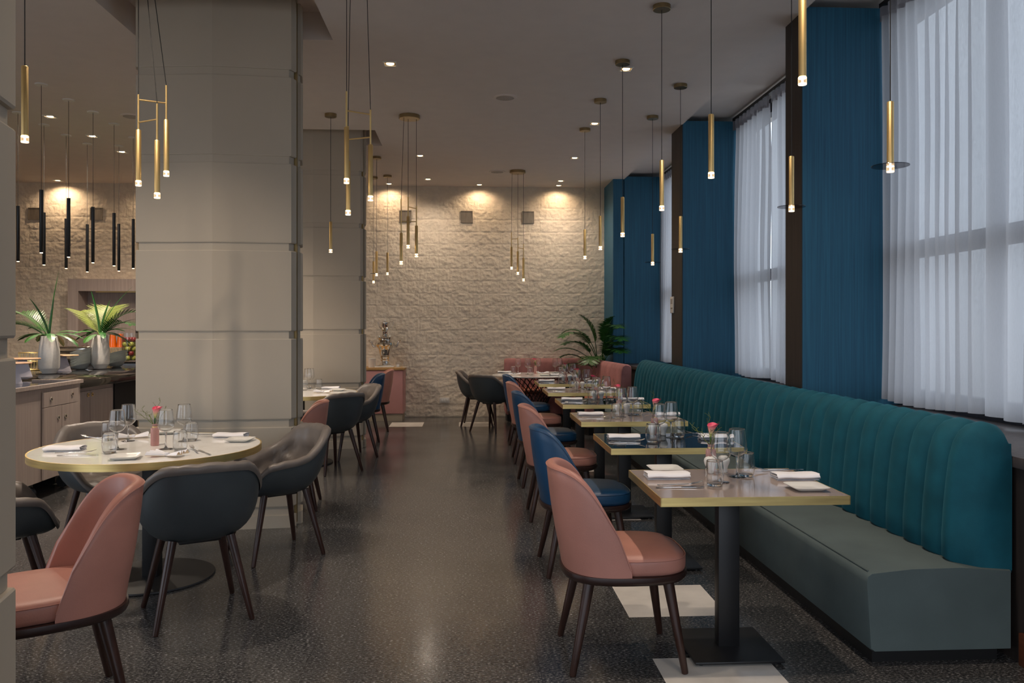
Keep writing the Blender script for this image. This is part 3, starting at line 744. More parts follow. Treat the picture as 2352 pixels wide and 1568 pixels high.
def twigs():
    rnd = random.Random(5); b = B()
    for k in range(5):
        a = [2.6, 3.4, 1.2, 4.2, .3][k]; L = [.15, .14, .17, .12, .13][k]; sp = [.62, .75, .22, .6, .45][k]
        pts = [Vector((.004 * math.cos(a), .004 * math.sin(a), .02)), Vector((.008 * math.cos(a), .008 * math.sin(a), .122))]
        for j in range(1, 9):
            t = j / 8; pts.append(Vector((math.cos(a + .25 * math.sin(j * 1.3 + k)) * (.008 + L * sp * t ** 1.15), math.sin(a + .25 * math.sin(j * 1.3 + k)) * (.008 + L * sp * t ** 1.15), .122 + L * (1 - sp * .45) * t + .004 * math.sin(j * 2.3 + k))))
        b.tube(pts, [.0016] * 2 + [.0016 - .00010 * j for j in range(8)], 5)
        for j in (4, 6, 8):
            p = pts[j]; d = Vector((rnd.uniform(-1, 1), rnd.uniform(-1, 1), rnd.uniform(.2, 1))).normalized(); l = rnd.uniform(.02, .045)
            b.tube([p, p + d * l * .5 + Vector((0, 0, .003)), p + d * l], [.0008, .0007, .0004], 4)
            for q in (.4, .9): b.lathe([(0, -.002), (.0016, 0), (0, .003)], 6, tuple(p + d * l * q))
    return b.build('twig_spray', M['twig'], smooth=60)
def pl_(px, py, tz=.75): return at(px, py, tz)
T1C = Vector((TX[0], TY[0], 0))
def loc(px, py): return at(px, py, .7505) - T1C
LAY = [ # kind, pixel on the nearest table, rotation, description
    ('napkin', (1532, 1097), -1, 'folded white napkin on the chair side of the %s square table'),
    ('fork', (1560, 1117), 6, 'fork in front of the napkin on the chair side of the %s square table'),
    ('knife', (1562, 1120.5), -2, 'knife in front of the napkin on the chair side of the %s square table'),
    ('tumbler', (1641.4, 1115), 0, 'water tumbler nearest the chair on the %s square table'),
    ('wine_glass', (1656, 1107), 0, 'stemmed wine glass nearer the chair on the %s square table'),
    ('wine_glass', (1693, 1095), 0, 'stemmed wine glass nearer the banquette on the %s square table'),
    ('tumbler', (1714, 1093), 0, 'water tumbler nearest the banquette on the %s square table'),
    ('shaker', (1631, 1086), 0, 'white porcelain shaker, left one of the pair on the %s square table'),
    ('shaker', (1662, 1084.5), 0, 'white porcelain shaker, right one of the pair on the %s square table'),
    ('bud_vase', (1632, 1079.5), 0, 'pink ribbed glass bud vase on the %s square table'),
    ('calla', (1632, 1079.5), 25, 'pink calla lily standing in the vase on the %s square table'),
    ('twigs', (1632, 1079.5), 20, 'spray of thin green twigs in the vase on the %s square table'),
    ('napkin', (1826, 1099), -1, 'folded white napkin on the banquette side of the %s square table'),
    ('fork', (1785, 1083), 172, 'fork behind the napkin on the banquette side of the %s square table'),
    ('knife', (1797, 1080), 182, 'knife behind the napkin on the banquette side of the %s square table'),
    ('side_plate', (1527, 1081), 0, 'square white side plate on the chair side of the %s square table'),
    ('side_plate', (1852, 1123), 0, 'square white side plate on the banquette side of the %s square table'),
]
MK = dict(napkin=napkin, fork=fork, knife=knife, tumbler=tumbler, wine_glass=wine_glass, shaker=shaker, bud_vase=bud_vase, calla=calla, twigs=twigs, side_plate=side_plate, pleated=pleated_napkin)
CAT = dict(napkin='napkin', fork='fork', knife='knife', tumbler='tumbler', wine_glass='wine glass', shaker='shaker', bud_vase='vase', calla='flower', twigs='twigs', side_plate='plate', pleated='napkin')
GRP = dict(napkin='folded white napkins', fork='forks', knife='knives', tumbler='water tumblers', wine_glass='stemmed wine glasses', shaker='white porcelain shakers', bud_vase='pink bud vases', calla='pink calla lilies', twigs='twig sprays in vases', side_plate='square side plates', pleated='pleated napkins')
def put(kind, p, rz, label, z=.7505):
    return place('w_' + kind, MK[kind], label, CAT[kind], (p[0], p[1], z), math.radians(rz), GRP[kind])
rj = random.Random(3)
for k in range(6):
    for kind, px, rz, lab in LAY:
        if kind == 'side_plate' and k > 0: continue
        l = loc(*px)
        j = Vector((rj.uniform(-.008, .008), rj.uniform(-.006, .006), 0)) if k else Vector()
        if kind in ('bud_vase', 'calla', 'twigs'): j = Vector()
        dx = Vector((.02, -.03, 0)) if (k == 1 and kind == 'napkin' and l.x < 0) else Vector()
        p = Vector((TX[k], TY[k], 0)) + l + j + dx
        put(kind, p, rz + (rj.uniform(-4, 4) if k else 0) + (k * 50 if kind in ('calla', 'twigs') and k > 1 else 0) , lab % ORD[k], .7562 if kind == 'fork' else .7505)
R1 = [
    ('napkin', (149, 1035), 4, 'cream-lit folded napkin at the left end of the nearest round table'),
    ('fork', (172, 1043), 8, 'fork before the left-end napkin on the nearest round table'),
    ('knife', (178, 1047), 3, 'knife before the left-end napkin on the nearest round table'),
    ('tumbler', (251.7, 1041), 0, 'water tumbler at the front left of the nearest round table'),
    ('wine_glass', (269.5, 1032), 0, 'stemmed wine glass at the front left of the nearest round table'),
    ('wine_glass', (294.5, 1013), 0, 'stemmed wine glass at the back left of the nearest round table'),
    ('tumbler', (249, 1011), 0, 'water tumbler at the back left of the nearest round table'),
    ('pleated', (306, 1006), 20, 'pleated white napkin at the back of the nearest round table'),
    ('fork', (214, 1008), 150, 'fork at the back left edge of the nearest round table'),
    ('knife', (224, 1006), 155, 'knife at the back left edge of the nearest round table'),
    ('bud_vase', (355.7, 1023), 0, 'pink ribbed glass bud vase on the nearest round table'),
    ('calla', (355.7, 1023), 60, 'pink calla lily in the vase on the nearest round table'),
    ('twigs', (355.7, 1023), 10, 'spray of thin green twigs in the vase on the nearest round table'),
    ('wine_glass', (381, 1031), 0, 'stemmed wine glass right of the vase on the nearest round table'),
    ('tumbler', (414, 1035), 0, 'water tumbler at the front right of the nearest round table'),
    ('wine_glass', (423, 1013), 0, 'stemmed wine glass at the back right of the nearest round table'),
    ('tumbler', (440, 1012), 0, 'water tumbler at the back right of the nearest round table'),
    ('side_plate', (288, 1053), 14, 'square white side plate at the front of the nearest round table'),
    ('pleated', (384, 1048), -14, 'pleated white napkin at the front of the nearest round table'),
    ('fork', (447, 1036), 118, 'fork at the front right of the nearest round table, tines inward'),
    ('knife', (470, 1040), 124, 'knife at the front right of the nearest round table'),
    ('side_plate', (384, 995), 10, 'square white side plate behind the vase on the nearest round table'),
    ('napkin', (530, 1004), -4, 'folded white napkin at the right end of the nearest round table'),
    ('side_plate', (551, 1013), -6, 'square white side plate at the right end of the nearest round table'),
    ('fork', (478, 1001), 186, 'fork at the right end of the nearest round table'),
    ('knife', (490, 998), 182, 'knife at the right end of the nearest round table'),
]
for kind, px, rz, lab in R1:
    p = at(*px, .75); put(kind, p, rz, lab, .7562 if kind == 'fork' else .7505)
R2 = [('wine_glass', (707, 893), 0, 'nearer wine glass on the round table between the columns'), ('wine_glass', (713, 891.5), 0, 'farther wine glass on the round table between the columns'),
      ('tumbler', (732, 893.5), 0, 'water tumbler on the round table between the columns'), ('napkin', (760, 893), 0, 'folded napkin at the back of the round table between the columns'),
      ('side_plate', (776, 897), 0, 'square side plate on the round table between the columns'), ('pleated', (742, 902), -10, 'pleated napkin at the front of the round table between the columns'), ('tumbler', (699, 896), 0, 'water tumbler beside the column on the round table between the columns')]
for kind, px, rz, lab in R2: put(kind, at(*px, .75), rz, lab)
R3 = [('napkin', (1158, 856), 0, 'folded white napkin at the left end of the far marble table'), ('pleated', (1182, 861), -6, 'pleated white napkin at the front left of the far marble table'),
      ('wine_glass', (1190, 857.5), 0, 'leftmost wine glass on the far marble table'), ('wine_glass', (1212, 859.5), 0, 'second wine glass from the left on the far marble table'), ('wine_glass', (1236, 856.2), 0, 'wine glass behind the vase on the far marble table'),
      ('wine_glass', (1275, 858), 0, 'wine glass right of the pleated napkin on the far marble table'), ('wine_glass', (1285, 856.5), 0, 'rightmost wine glass on the far marble table'),
      ('tumbler', (1179, 858.5), 0, 'water tumbler at the left of the far marble table'), ('tumbler', (1218, 861), 0, 'water tumbler at the front of the far marble table'), ('tumbler', (1287, 861), 0, 'water tumbler at the right of the far marble table'),
      ('bud_vase', (1230, 857.5), 0, 'pink ribbed glass bud vase on the far marble table'), ('calla', (1230, 857.5), 200, 'red calla lily in the vase on the far marble table'), ('twigs', (1230, 857.5), 60, 'spray of twigs in the vase on the far marble table'),
      ('pleated', (1246, 858), 8, 'pleated white napkin right of the vase on the far marble table'), ('side_plate', (1250, 862), 5, 'square side plate at the front of the far marble table'), ('side_plate', (1272, 857), 5, 'square side plate at the back of the far marble table'), ('napkin', (1278, 862), 10, 'folded napkin at the front right of the far marble table')]
for kind, px, rz, lab in R3: put(kind, at(*px, .75), rz, lab)
# ================================================================== PENDANT LAMPS
def tube_parts(root, x, y, zt, zb, r=.0155, rod=0, disc=0, cord_to=None):
    """brass tube with glowing acrylic tip; local coordinates of root"""
    b = B(); b.lathe([(0, zb), (r * .8, zb), (r, zb + .002), (r, zt - .003), (r * .85, zt), (0, zt)], 20, (x, y, 0)); b.build('tube', M['gold'], root)
    b = B(); b.lathe([(0, -.032), (r * 1.08, -.032), (r * 1.12, -.029), (r * 1.12, -.003), (r * 1.05, 0), (0, 0)], 20, (x, y, zb)); t = b.build('light_tip', M['tipglass'], root)
    b = B(); b.lathe([(0, -.0315), (r * 1.05, -.0315), (r * 1.05, -.0265), (0, -.0265)], 18, (x, y, zb)); b.lathe([(0, -.006), (r * 1.05, -.006), (r * 1.05, -.0012), (0, -.0012)], 18, (x, y, zb)); b.lathe([(r * .3, -.027), (r * .3, -.005)], 10, (x, y, zb)); b.build('glowing_core', M['tip'], t)
    top = zt
    if rod:
        b = B(); b.tube([(x, y, zt - .002), (x, y, zt + rod)], .006, 10); b.build('rod', M['gold'], root); top = zt + rod
    if disc:
        b = B(); b.lathe([(r * 1.1, zb - .004), (.083, zb - .004), (.084, zb - .002), (.083, 0 + zb), (r * 1.1, zb), (r * 1.1, zb - .004)], 48, (x, y, 0)); b.build('glass_disc', M['smoke'], root)
    c = cord_to or (x, y)
    b = B(); b.tube([(x, y, top - .002), (c[0], c[1], ZC - .02)], .0024, 6); b.build('cord', M['cord'], root)
def canopy(root, x, y, r, h=.032, mat='bronze', seg=40):
    b = B(); b.lathe([(0, ZC - h), (r - .003, ZC - h), (r, ZC - h + .003), (r, ZC), (0, ZC)], seg, (x, y, 0)); b.build('canopy', M[mat], root)
def pendant(px, t, bt, Y, label, disc=0, X=None):
    p = xpl(px, bt, X) if X is not None else dep(px, bt, Y)
    q = xpl(px, t, X) if X is not None else dep(px, t, Y)
    root = thing('pendant_lamp', label, 'pendant lamp', (p.x, p.y, 0), 0, 'gold tube pendant lamps')
    canopy(root, 0, 0, .062); tube_parts(root, 0, 0, q.z, p.z, disc=disc); return root
R1N = ['farthest', 'fifth nearest', 'fourth nearest', 'third nearest', 'second nearest', 'nearest']
for (px, t, bt, Y), n in zip(((1343.5, 527, 588, 9.09), (1379, 495.6, 566, 7.92), (1430, 452.7, 535, 6.76), (1520, 368, 473, 5.58), (1633.5, 262.6, 396, 4.40), (1843, -10, 177, 3.22)), R1N):
    pendant(px, t, bt, Y, 'plain gold tube pendant without disc, %s of the row over the square tables' % n)
for (px, t, bt), n in zip(((1499, 537, 602), (1563, 496.5, 571.6), (1818, 359, 474), (2045, 233.5, 380)), ('farthest', 'third nearest', 'second nearest', 'nearest')):
    pendant(px, t, bt, None, 'gold tube pendant with smoked glass disc, %s of the row by the windows' % n, 1, 1.985)
pendant(57, 152, 312, 3.96, 'gold tube pendant hanging beside the cut column at the left edge')
pendant(759.5, 509, 573, 8.62, 'single gold tube pendant just right of the big column')
pendant(865, 577, 628, 10.76, 'gold tube pendant with disc, higher of two beside the far column', 1)
pendant(858, 600, 645, 12.2, 'gold tube pendant with disc, lower of two beside the far column', 1)
pendant(890, 580, 626, 12.06, 'single gold tube pendant above the samovar')
def cluster(items, Y, label, bars, cpos, r=.113):
    """items: (px, rod top, tube top, tube bottom, dY)"""
    c = cpos
    root = thing('cluster_pendant', label, 'pendant lamp', (c[0], c[1], 0), 0, 'three-tube cluster pendants')
    canopy(root, 0, 0, r, .04, 'bronze', 12)
    L = []
    for k, (px, rt, t, bt, dy) in enumerate(items):
        p = dep(px, bt, Y + dy); q = dep(px, t, Y + dy); s = dep(px, rt, Y + dy) if rt else q
        x, y = p.x - c[0], p.y - c[1]; a = math.atan2(y, x) if (abs(x) + abs(y)) > .01 else 0
        d = min(math.hypot(x, y), r * .75)
        tube_parts(root, x, y, q.z, p.z, rod=max(0, s.z - q.z), cord_to=(d * math.cos(a), d * math.sin(a)))
        L.append((x, y))
    for (i, j, pz, dyref) in bars:
        zi = dep(items[i][0], pz[0], Y + items[i][4]).z; zj = dep(items[j][0], pz[1], Y + items[j][4]).z
        b = B(); b.tube([(L[i][0], L[i][1], zi), (L[j][0], L[j][1], zj)], .0045, 8); b.build('crossbar', M['gold'], root)
    return root
cluster([(318, 217, 298, 415, .0), (361, 238, 322, 443, -.12), (382, 196, 275, 393, .1)], 4.98, 'three-tube gold cluster pendant hanging in front of the big column', [(0, 2, (229, 237), 0), (0, 1, (281, 274), 0)], (-2.0, 4.98))
cluster([(796, 210, 292, 410, -.05), (799.5, 290, 370, 483, .15), (851, 252, 332, 450, .0)], 5.25, 'three-tube gold cluster pendant nearest the camera over the aisle', [(0, 2, (254, 263), 0), (1, 2, (320, 315), 0)], (-.73, 5.27))
cluster([(921.5, 457, 535, 600, -.1), (937.5, 452, 497, 563, .0), (956.5, 473, 518, 583, .0)], 8.63, 'three-tube gold cluster pendant in mid-aisle before the stone wall', [(1, 2, (475, 479), 0), (0, 2, (508, 509), 0)], (-.61, 8.63))
cluster([(1175, 533, 567, 613, .0), (1189.5, 545, 577, 625, .05), (1202.5, 560, 592, 640, .0)], 11.58, 'three-tube gold cluster pendant above the far marble table', [(0, 1, (549, 548), 0), (1, 2, (569, 571), 0)], (.735, 11.6))
for px, t, bt, n in ((41.5, 473, 600, 'cut by the column at the left edge'), (95, 436, 580, 'longest-looking, nearest of the black ones'), (101, 488, 608, 'just behind the nearest black one'), (157.5, 455, 590, 'above the right-hand vase gap, front one of its pair'), (152, 502, 616, 'behind another in the second pair from the left'), (200.5, 515, 624, 'hanging lowest, left of the right square wall plate'), (213.5, 475, 603, 'in front of the right square wall plate'), (262, 489, 610, 'left one of the pair near the column'), (273, 514, 622, 'right one of the pair near the column'), (306, 503, 616, 'touching the edge of the big column')):
    Y = 1850 * .60 / (bt - t); p = dep(px, bt, Y); q = dep(px, t, Y)
    root = thing('pendant_lamp', 'black tube pendant over the buffet, ' + n, 'pendant lamp', (p.x, p.y, 0), 0, 'black tube pendants over the buffet')
    canopy(root, 0, 0, .055, .012, 'white')
    b = B(); r = .017; b.lathe([(0, p.z), (r * .9, p.z), (r, p.z + .002), (r, q.z), (0, q.z)], 18); b.build('tube', M['blacktube'], root)
    b = B(); b.lathe([(0, p.z - .004), (r * .75, p.z - .004), (r * .75, p.z + .001), (0, p.z + .001)], 14); b.build('light_tip', M['lamp'], root)
    b = B(); b.tube([(0, 0, q.z - .002), (0, 0, ZC - .01)], .002, 6); b.build('cord', M['cord'], root)
# ================================================================== CEILING FITTINGS
def downlight():
    root = thing('downlight', 'x', 'downlight')
    b = B()
    for sx, sy, dx, dy in ((.052, 0, .012, .116), (-.052, 0, .012, .116), (0, .052, .116, .012), (0, -.052, .116, .012)): b.box((sx, sy, -.004), (dx, dy, .008))
    b.build('frame', M['white'], root, smooth=0)
    b = B(); b.lathe([(0, -.0045), (.034, -.0045), (.034, -.001), (0, -.001)], 20); b.build('lamp', M['lamp'], root)
    b = B(); b.box((0, 0, -.0006), (.096, .096, .001)); b.build('reflector', M['gold'], root, smooth=0)
    return root
DL = [((896, 146), 'square downlight left of the aisle, nearest of its row'), ((1438, 158), 'square downlight beside the nearest canopy over the square tables'), ((1366, 283), 'square downlight second from the camera over the square tables'), ((1320, 362), 'square downlight third from the camera over the square tables'), ((1288, 415), 'square downlight close to the stone wall, right side'),
      ((965, 357), 'square downlight right of the mid-aisle cluster cords'), ((983, 411), 'square downlight close to the stone wall, left side'), ((115, 267), 'square downlight over the buffet, leftmost'), ((212, 312), 'square downlight over the buffet, middle one'), ((280, 348), 'square downlight over the buffet nearest the column')]
for (px, py), lab in DL:
    p = at(px, py, ZC); place('dl', downlight, lab, 'downlight', (p.x, p.y, ZC), 0, 'square recessed downlights')
WASH = [(-1.22, 12.76), (.20, 12.76), (1.46, 12.76), (-6.28, 12.76), (-4.75, 12.76)]
for k, (x, y) in enumerate(WASH):
    place('dl', None, 'wall-washing downlight tight against the stone wall, ' + ['above the samovar', 'over the wall centre', 'near the blue corner', 'over the left buffet wall', 'behind the black pendants'][k], 'downlight', (x, y, ZC), 0, 'square recessed downlights')
def ceiling_speaker():
    root = thing('ceiling_speaker', 'x', 'speaker')
    b = B(); b.lathe([(0, -.006), (.085, -.006), (.09, -.003), (.09, 0), (0, 0)], 40); b.build('grille', M['grille'], root)
    b = B(); b.lathe([(.09, -.008), (.115, -.006), (.118, 0), (.09, 0), (.09, -.008)], 40); b.build('rim', M['ceil'], root); return root
for px, py, lab in ((1160, 224, 'round white ceiling speaker, the nearer of the two over the aisle'), (1142, 394, 'round white ceiling speaker near the stone wall'), (303, 267, 'round ceiling speaker over the buffet by the column')):
    p = at(px, py, ZC); place('spk', ceiling_speaker, lab, 'speaker', (p.x, p.y, ZC), 0, 'ceiling speakers')
# ================================================================== WALL FITTINGS
def wall_plate():
    root = thing('wall_plate', 'x', 'vent')
    b = B()
    for sx, sz, dx, dz in ((.090, 0, .012, .192), (-.090, 0, .012, .192), (0, .090, .192, .012), (0, -.090, .192, .012)): b.box((sx, -.006, sz), (dx, .024, dz))
    b.build('frame', M['plate'], root, smooth=0)
    b = B(); b.box((0, -.002, 0), (.180, .016, .180)); b.build('panel', M['plate'], root, smooth=0); return root
for px, py, lab in ((931, 497, 'square bronze wall plate behind the mid-aisle cluster pendant'), (1072, 498, 'square bronze wall plate in the middle of the stone wall'), (1213, 499, 'square bronze wall plate above the far marble table'), (80, 491, 'square bronze wall plate far left behind the black pendants'), (222, 491, 'square bronze wall plate behind the black pendants near the column')):
    p = dep(px, py, YB - .02); place('plate', wall_plate, lab, 'vent', p, 0, 'square wall plates')
p = dep(1021, 919, YB - .035); root = thing('wall_socket', 'white double power socket low on the stone wall', 'socket', p)
b = B(); b.box((0, -.004, 0), (.16, .012, .085), bevel=.004); b.build('socket_plate', M['white'], root)
for k in (-1, 0, 1):
    b = B(); b.box((k * .042, -.011, 0), (.026, .004, .046), bevel=.001); b.build('socket_module', M['china'], root)
p = xpl(1545.5, 700, 2.39); root = thing('thermostat', 'narrow white control panel on the dark edge of the second blue pier', 'thermostat', (2.39, p.y, p.z))
b = B(); b.box((-.008, 0, 0), (.016, .13, .19), bevel=.004); b.build('case', M['white'], root)
b = B(); b.box((-.0165, 0, .04), (.002, .09, .06)); b.build('display', M['grille'], root)
for k in range(3):
    b = B(); b.box((-.0165, -.03 + .03 * k, -.04), (.003, .016, .016)); b.build('button', M['grey'], root)
# ================================================================== PINK BOOTH, PALM, SIDEBOARD
def booth(name, label, L, W, end=True):
    """upholstered bench, length along X from 0..L, back at Y=0, seat towards -Y"""
    root = thing(name, label, 'booth seat', group='pink corner booth')
    b = B(); b.box((L / 2, -.34, .05), (L - .04, .5, .10)); b.build('plinth', M['plinth'], root, smooth=0)
    b = B(); b.box((L / 2, -.38, .265), (L, .50, .33), bevel=.02, seg=3); b.build('seat_base', M['pinkvel'], root)
    b = B(); b.box((L / 2, -.40, .452), (L - .01, .50, .075), bevel=.03, seg=4); b.build('seat_pad', M['terra'], root)
    b = B(); rings = []
    for x, s in ((0, .86), (.015, .96), (.045, 1), (L - .045, 1), (L - .015, .96), (L, .86)):
        pr = [(-.17, .10), (-.185, .45), (-.165, .70), (-.150, .87), (-.13, .925), (-.09, .945), (-.04, .94), (-.008, .92), (0, .88), (0, .10)]
        rings.append([(x, -.09 + (y + .09) * s, .52 + (z - .52) * (1 - (1 - s) * .25)) for y, z in pr])
    b.loft(rings); b.build('back', M['pinkvel'], root, smooth=45); return root
o = booth('booth_seat', 'pink velvet booth seat against the stone wall behind the far marble table', 1.50, 0); o.location = (.60, 12.95, 0)
o = booth('booth_seat', 'pink velvet booth seat along the window side, its end facing the camera', 1.60, 0); o.location = (2.08, 12.30, 0); o.rotation_euler = (0, 0, -PI / 2 + .085)
def frond(name, base, az, L, el, droop, wl, n, mat, parent, rnd, seg=12, wid=.007, stem_free=.35, hang=.25):
    b = B(); pts = []; e = el; p = Vector(base); ds = L / seg
    for k in range(seg + 1):
        pts.append(p.copy()); d = Vector((math.cos(az) * math.cos(e), math.sin(az) * math.cos(e), math.sin(e))); p = p + d * ds; e -= droop / seg * (k / seg * 1.6 + .2)
    b.tube(pts, [.0065 * (1 - .8 * k / seg) + .001 for k in range(seg + 1)], 6)
    for k in range(n):
        t = stem_free + (1 - stem_free) * (k + .5) / n; f = t * seg; i = min(int(f), seg - 1); q = pts[i].lerp(pts[i + 1], f - i); tan = (pts[i + 1] - pts[i]).normalized()
        sd = tan.cross(Vector((0, 0, 1))); sd = sd.normalized() if sd.length > .05 else Vector((-math.sin(az), math.cos(az), 0)); up = sd.cross(tan)
        ll = wl * (math.sin(PI * (.12 + .82 * (t - stem_free) / (1 - stem_free))) ** .8) * rnd.uniform(.85, 1.1)
        for s in (1, -1):
            dr = (tan * .55 + sd * s * .85 + up * .18).normalized(); w = wid
            P = []
            for j in range(4):
                v = j / 3; c = q + dr * ll * v + Vector((0, 0, -hang * ll * v * v)); ww = w * (.55 if j == 0 else 1 if j == 1 else .75 if j == 2 else .06)
                wd = tan.cross(dr).cross(dr).normalized(); P.append((c + wd * ww, c - wd * ww))
            for (a0, a1), (c0, c1) in zip(P, P[1:]): b.quad([a0, a1, c1, c0])
    return b.build(name, mat, parent, smooth=180, recalc=False)
rnd = random.Random(11)
root = thing('potted_palm', 'green palm in the corner behind the pink booth against the blue wall', 'plant', (2.08, 12.50, 0))
b = B(); b.lathe([(0, 0), (.09, 0), (.10, .02), (.118, .40), (.122, .42), (.112, .42), (.107, .39), (0, .39)], 32); b.build('planter', M['clay'], root)
b = B(); b.lathe([(0, .385), (.107, .392)], 24); b.build('soil', M['soil'], root)
for k in range(5):
    a = k * 1.3; b = B(); b.tube([(.03 * math.cos(a), .03 * math.sin(a), .385), (.04 * math.cos(a), .04 * math.sin(a), .75), (.055 * math.cos(a), .055 * math.sin(a), 1.0)], [.012, .010, .008], 8); b.build('stem', M['green'], root)
for az, L, el, dr, z in ((2.9, .80, 1.30, 2.3, .95), (3.7, .95, 1.10, 2.1, .9), (3.0, .75, .75, 1.5, .85), (4.95, .95, 1.2, 2.0, .95), (5.0, .9, 1.0, 1.9, .9), (5.0, .8, .7, 1.4, .85), (4.3, .7, .55, 1.6, .85), (3.2, .75, 1.5, 1.0, .95), (5.3, .75, 1.5, 1.2, .95), (3.5, .8, 1.15, 2.0, .8), (3.2, .7, .95, 1.7, .7), (5.0, .85, 1.2, 2.0, .75), (5.1, .7, 1.0, 1.8, .8), (4.6, .5, .9, 1.8, .7), (3.3, .6, .35, 1.2, .80), (4.9, .6, .3, 1.1, .82)):
    frond('frond', (.05 * math.cos(az), .05 * math.sin(az) - .02, z), az, L, el, dr, .26, 40, M['dgreen'] if rnd.random() < .6 else M['green'], root, rnd)
# sideboard with samovar
root = thing('sideboard', 'pink sideboard with ochre wooden top against the stone wall', 'cabinet', (-1.55, 12.70, 0))
b = B(); b.box((0, .01, .055), (1.12, .47, .11)); b.build('plinth', M['grey'], root, smooth=0)
b = B(); b.box((0, .015, .445), (1.15, .49, .67)); b.build('body', M['rose'], root, smooth=0)
for sx in (-.285, .285):
    b = B(); b.box((sx, -.238, .445), (.565, .018, .655), bevel=.002); b.build('door', M['rose'], root)
b = B(); b.box((0, .0, .80), (1.19, .53, .035), bevel=.003); b.build('top', M['board'], root)
TOPZ = .8176
sx_, sy_ = -1.28, 12.72
root = thing('tray', 'flat white tray under the samovar', 'tray', (sx_, sy_, TOPZ)); b = B(); b.box((0, 0, .009), (.29, .29, .018), bevel=.006); b.build('tray_body', M['china'], root)
zb = TOPZ + .0185
root = thing('samovar', 'polished chrome samovar with curled handles on the pink sideboard', 'samovar', (sx_, sy_, zb))
b = B(); b.lathe([(0, 0), (.10, 0), (.105, .012), (.085, .03), (.06, .045), (.055, .07), (.068, .085), (.072, .10), (.060, .11), (.066, .125), (.078, .14), (.070, .15), (.080, .165)], 40); b.build('pedestal', M['chrome'], root)
b = B(); b.lathe([(.080, .160), (.088, .19), (.105, .25), (.118, .28), (.145, .305), (.160, .335), (.150, .365), (.120, .38), (.098, .39), (.105, .40), (.122, .425), (.128, .445), (.105, .462), (.070, .475), (.045, .482), (.045, .53), (.052, .54), (0, .545)], 48); b.build('body', M['chrome'], root)
for s in (1, -1):
    b = B(); b.tube([(s * .140, 0, .30), (s * .175, 0, .295), (s * .195, 0, .33), (s * .205, 0, .37), (s * .235, 0, .40), (s * .255, 0, .39)], [.010, .014, .015, .012, .010, .012], 10); b.build('handle', M['chrome'], root)
b = B(); b.tube([(0, -.10, .23), (0, -.15, .225), (0, -.175, .20)], [.012, .011, .008], 10); b.box((0, -.13, .262), (.012, .012, .06), bevel=.004); b.build('spigot', M['chrome'], root)
for a in (.8, 2.4, 3.9, 5.5):
    b = B(); b.lathe([(0, 0), (.012, .006), (.010, .02), (0, .026)], 12, (.112 * math.cos(a), .112 * math.sin(a), .45)); b.build('knob', M['china'], root)
root = thing('teapot', 'chrome teapot standing on top of the samovar', 'teapot', (sx_, sy_, zb + .5455))
b = B(); b.lathe([(0, 0), (.05, 0), (.066, .02), (.060, .05), (.048, .065), (.050, .075), (.058, .09), (.058, .135), (.050, .142), (.02, .150), (0, .152)], 36); b.build('pot', M['chrome'], root)
b = B(); b.lathe([(0, .148), (.010, .152), (.012, .165), (0, .175)], 14); b.build('lid_knob', M['china'], root)
b = B(); b.tube([(-.055, 0, .035), (-.09, 0, .07), (-.10, 0, .12), (-.115, 0, .145)], [.012, .009, .007, .006], 10); b.build('spout', M['chrome'], root)
b = B(); b.tube([(.055, 0, .045), (.10, 0, .06), (.135, 0, .11), (.12, 0, .155), (.085, 0, .155), (.06, 0, .12)], .004, 8); b.build('handle', M['chrome'], root)
p = dep(854, 830, 12.62); root = thing('canister', 'white ceramic pot at the left of the samovar', 'pot', (p.x, 12.62, TOPZ)); b = B(); b.lathe([(0, 0), (.050, 0), (.056, .01), (.060, .13), (.066, .14), (.060, .142), (.054, .13), (.050, .02), (0, .015)], 32); b.build('pot', M['china'], root)
for px, w in ((914, 1), (931, 0)):
    p = dep(px, 836, 12.6); root = thing('tea_glass', 'dome-shaped tea glass on saucers right of the samovar' if w else 'clear tea glass at the right end of the pink sideboard', 'glass', (p.x, 12.6, TOPZ))
    b = B(); b.lathe([(0, 0), (.050, .0), (.054, .006), (.05, .008), (0, .005)], 28); b.build('saucer', M['china'], root)
    b = B(); b.lathe([(0, .009), (.028, .009), (.040, .035), (.042, .06), (.034, .085), (.015, .097), (.014, .095), (.033, .083), (.040, .06), (.038, .035), (.027, .012), (0, .011)], 24); b.build('glass', M['thin'], root)
    if w: b = B(); b.box((0, 0, .028), (.04, .035, .03), bevel=.006); b.build('sugar_packets', M['linen'], root)
# ================================================================== BUFFET
CT = .945
def ring_pull(x, y, z, parent, mat='brass'):
    b = B(); b.lathe([(0, -.004), (.018, -.004), (.020, 0), (.018, .003), (.009, .003), (.008, .001), (0, .001)], 20)
    o = b.build('ring_pull', M[mat], parent); o.location = (x, y, z); o.rotation_euler = (0, PI / 2, 0)
    b = B(); b.lathe([(0, .0012), (.011, .0012), (.011, .0035), (0, .0035)], 16); q = b.build('dark_recess', M['black'], o); return o
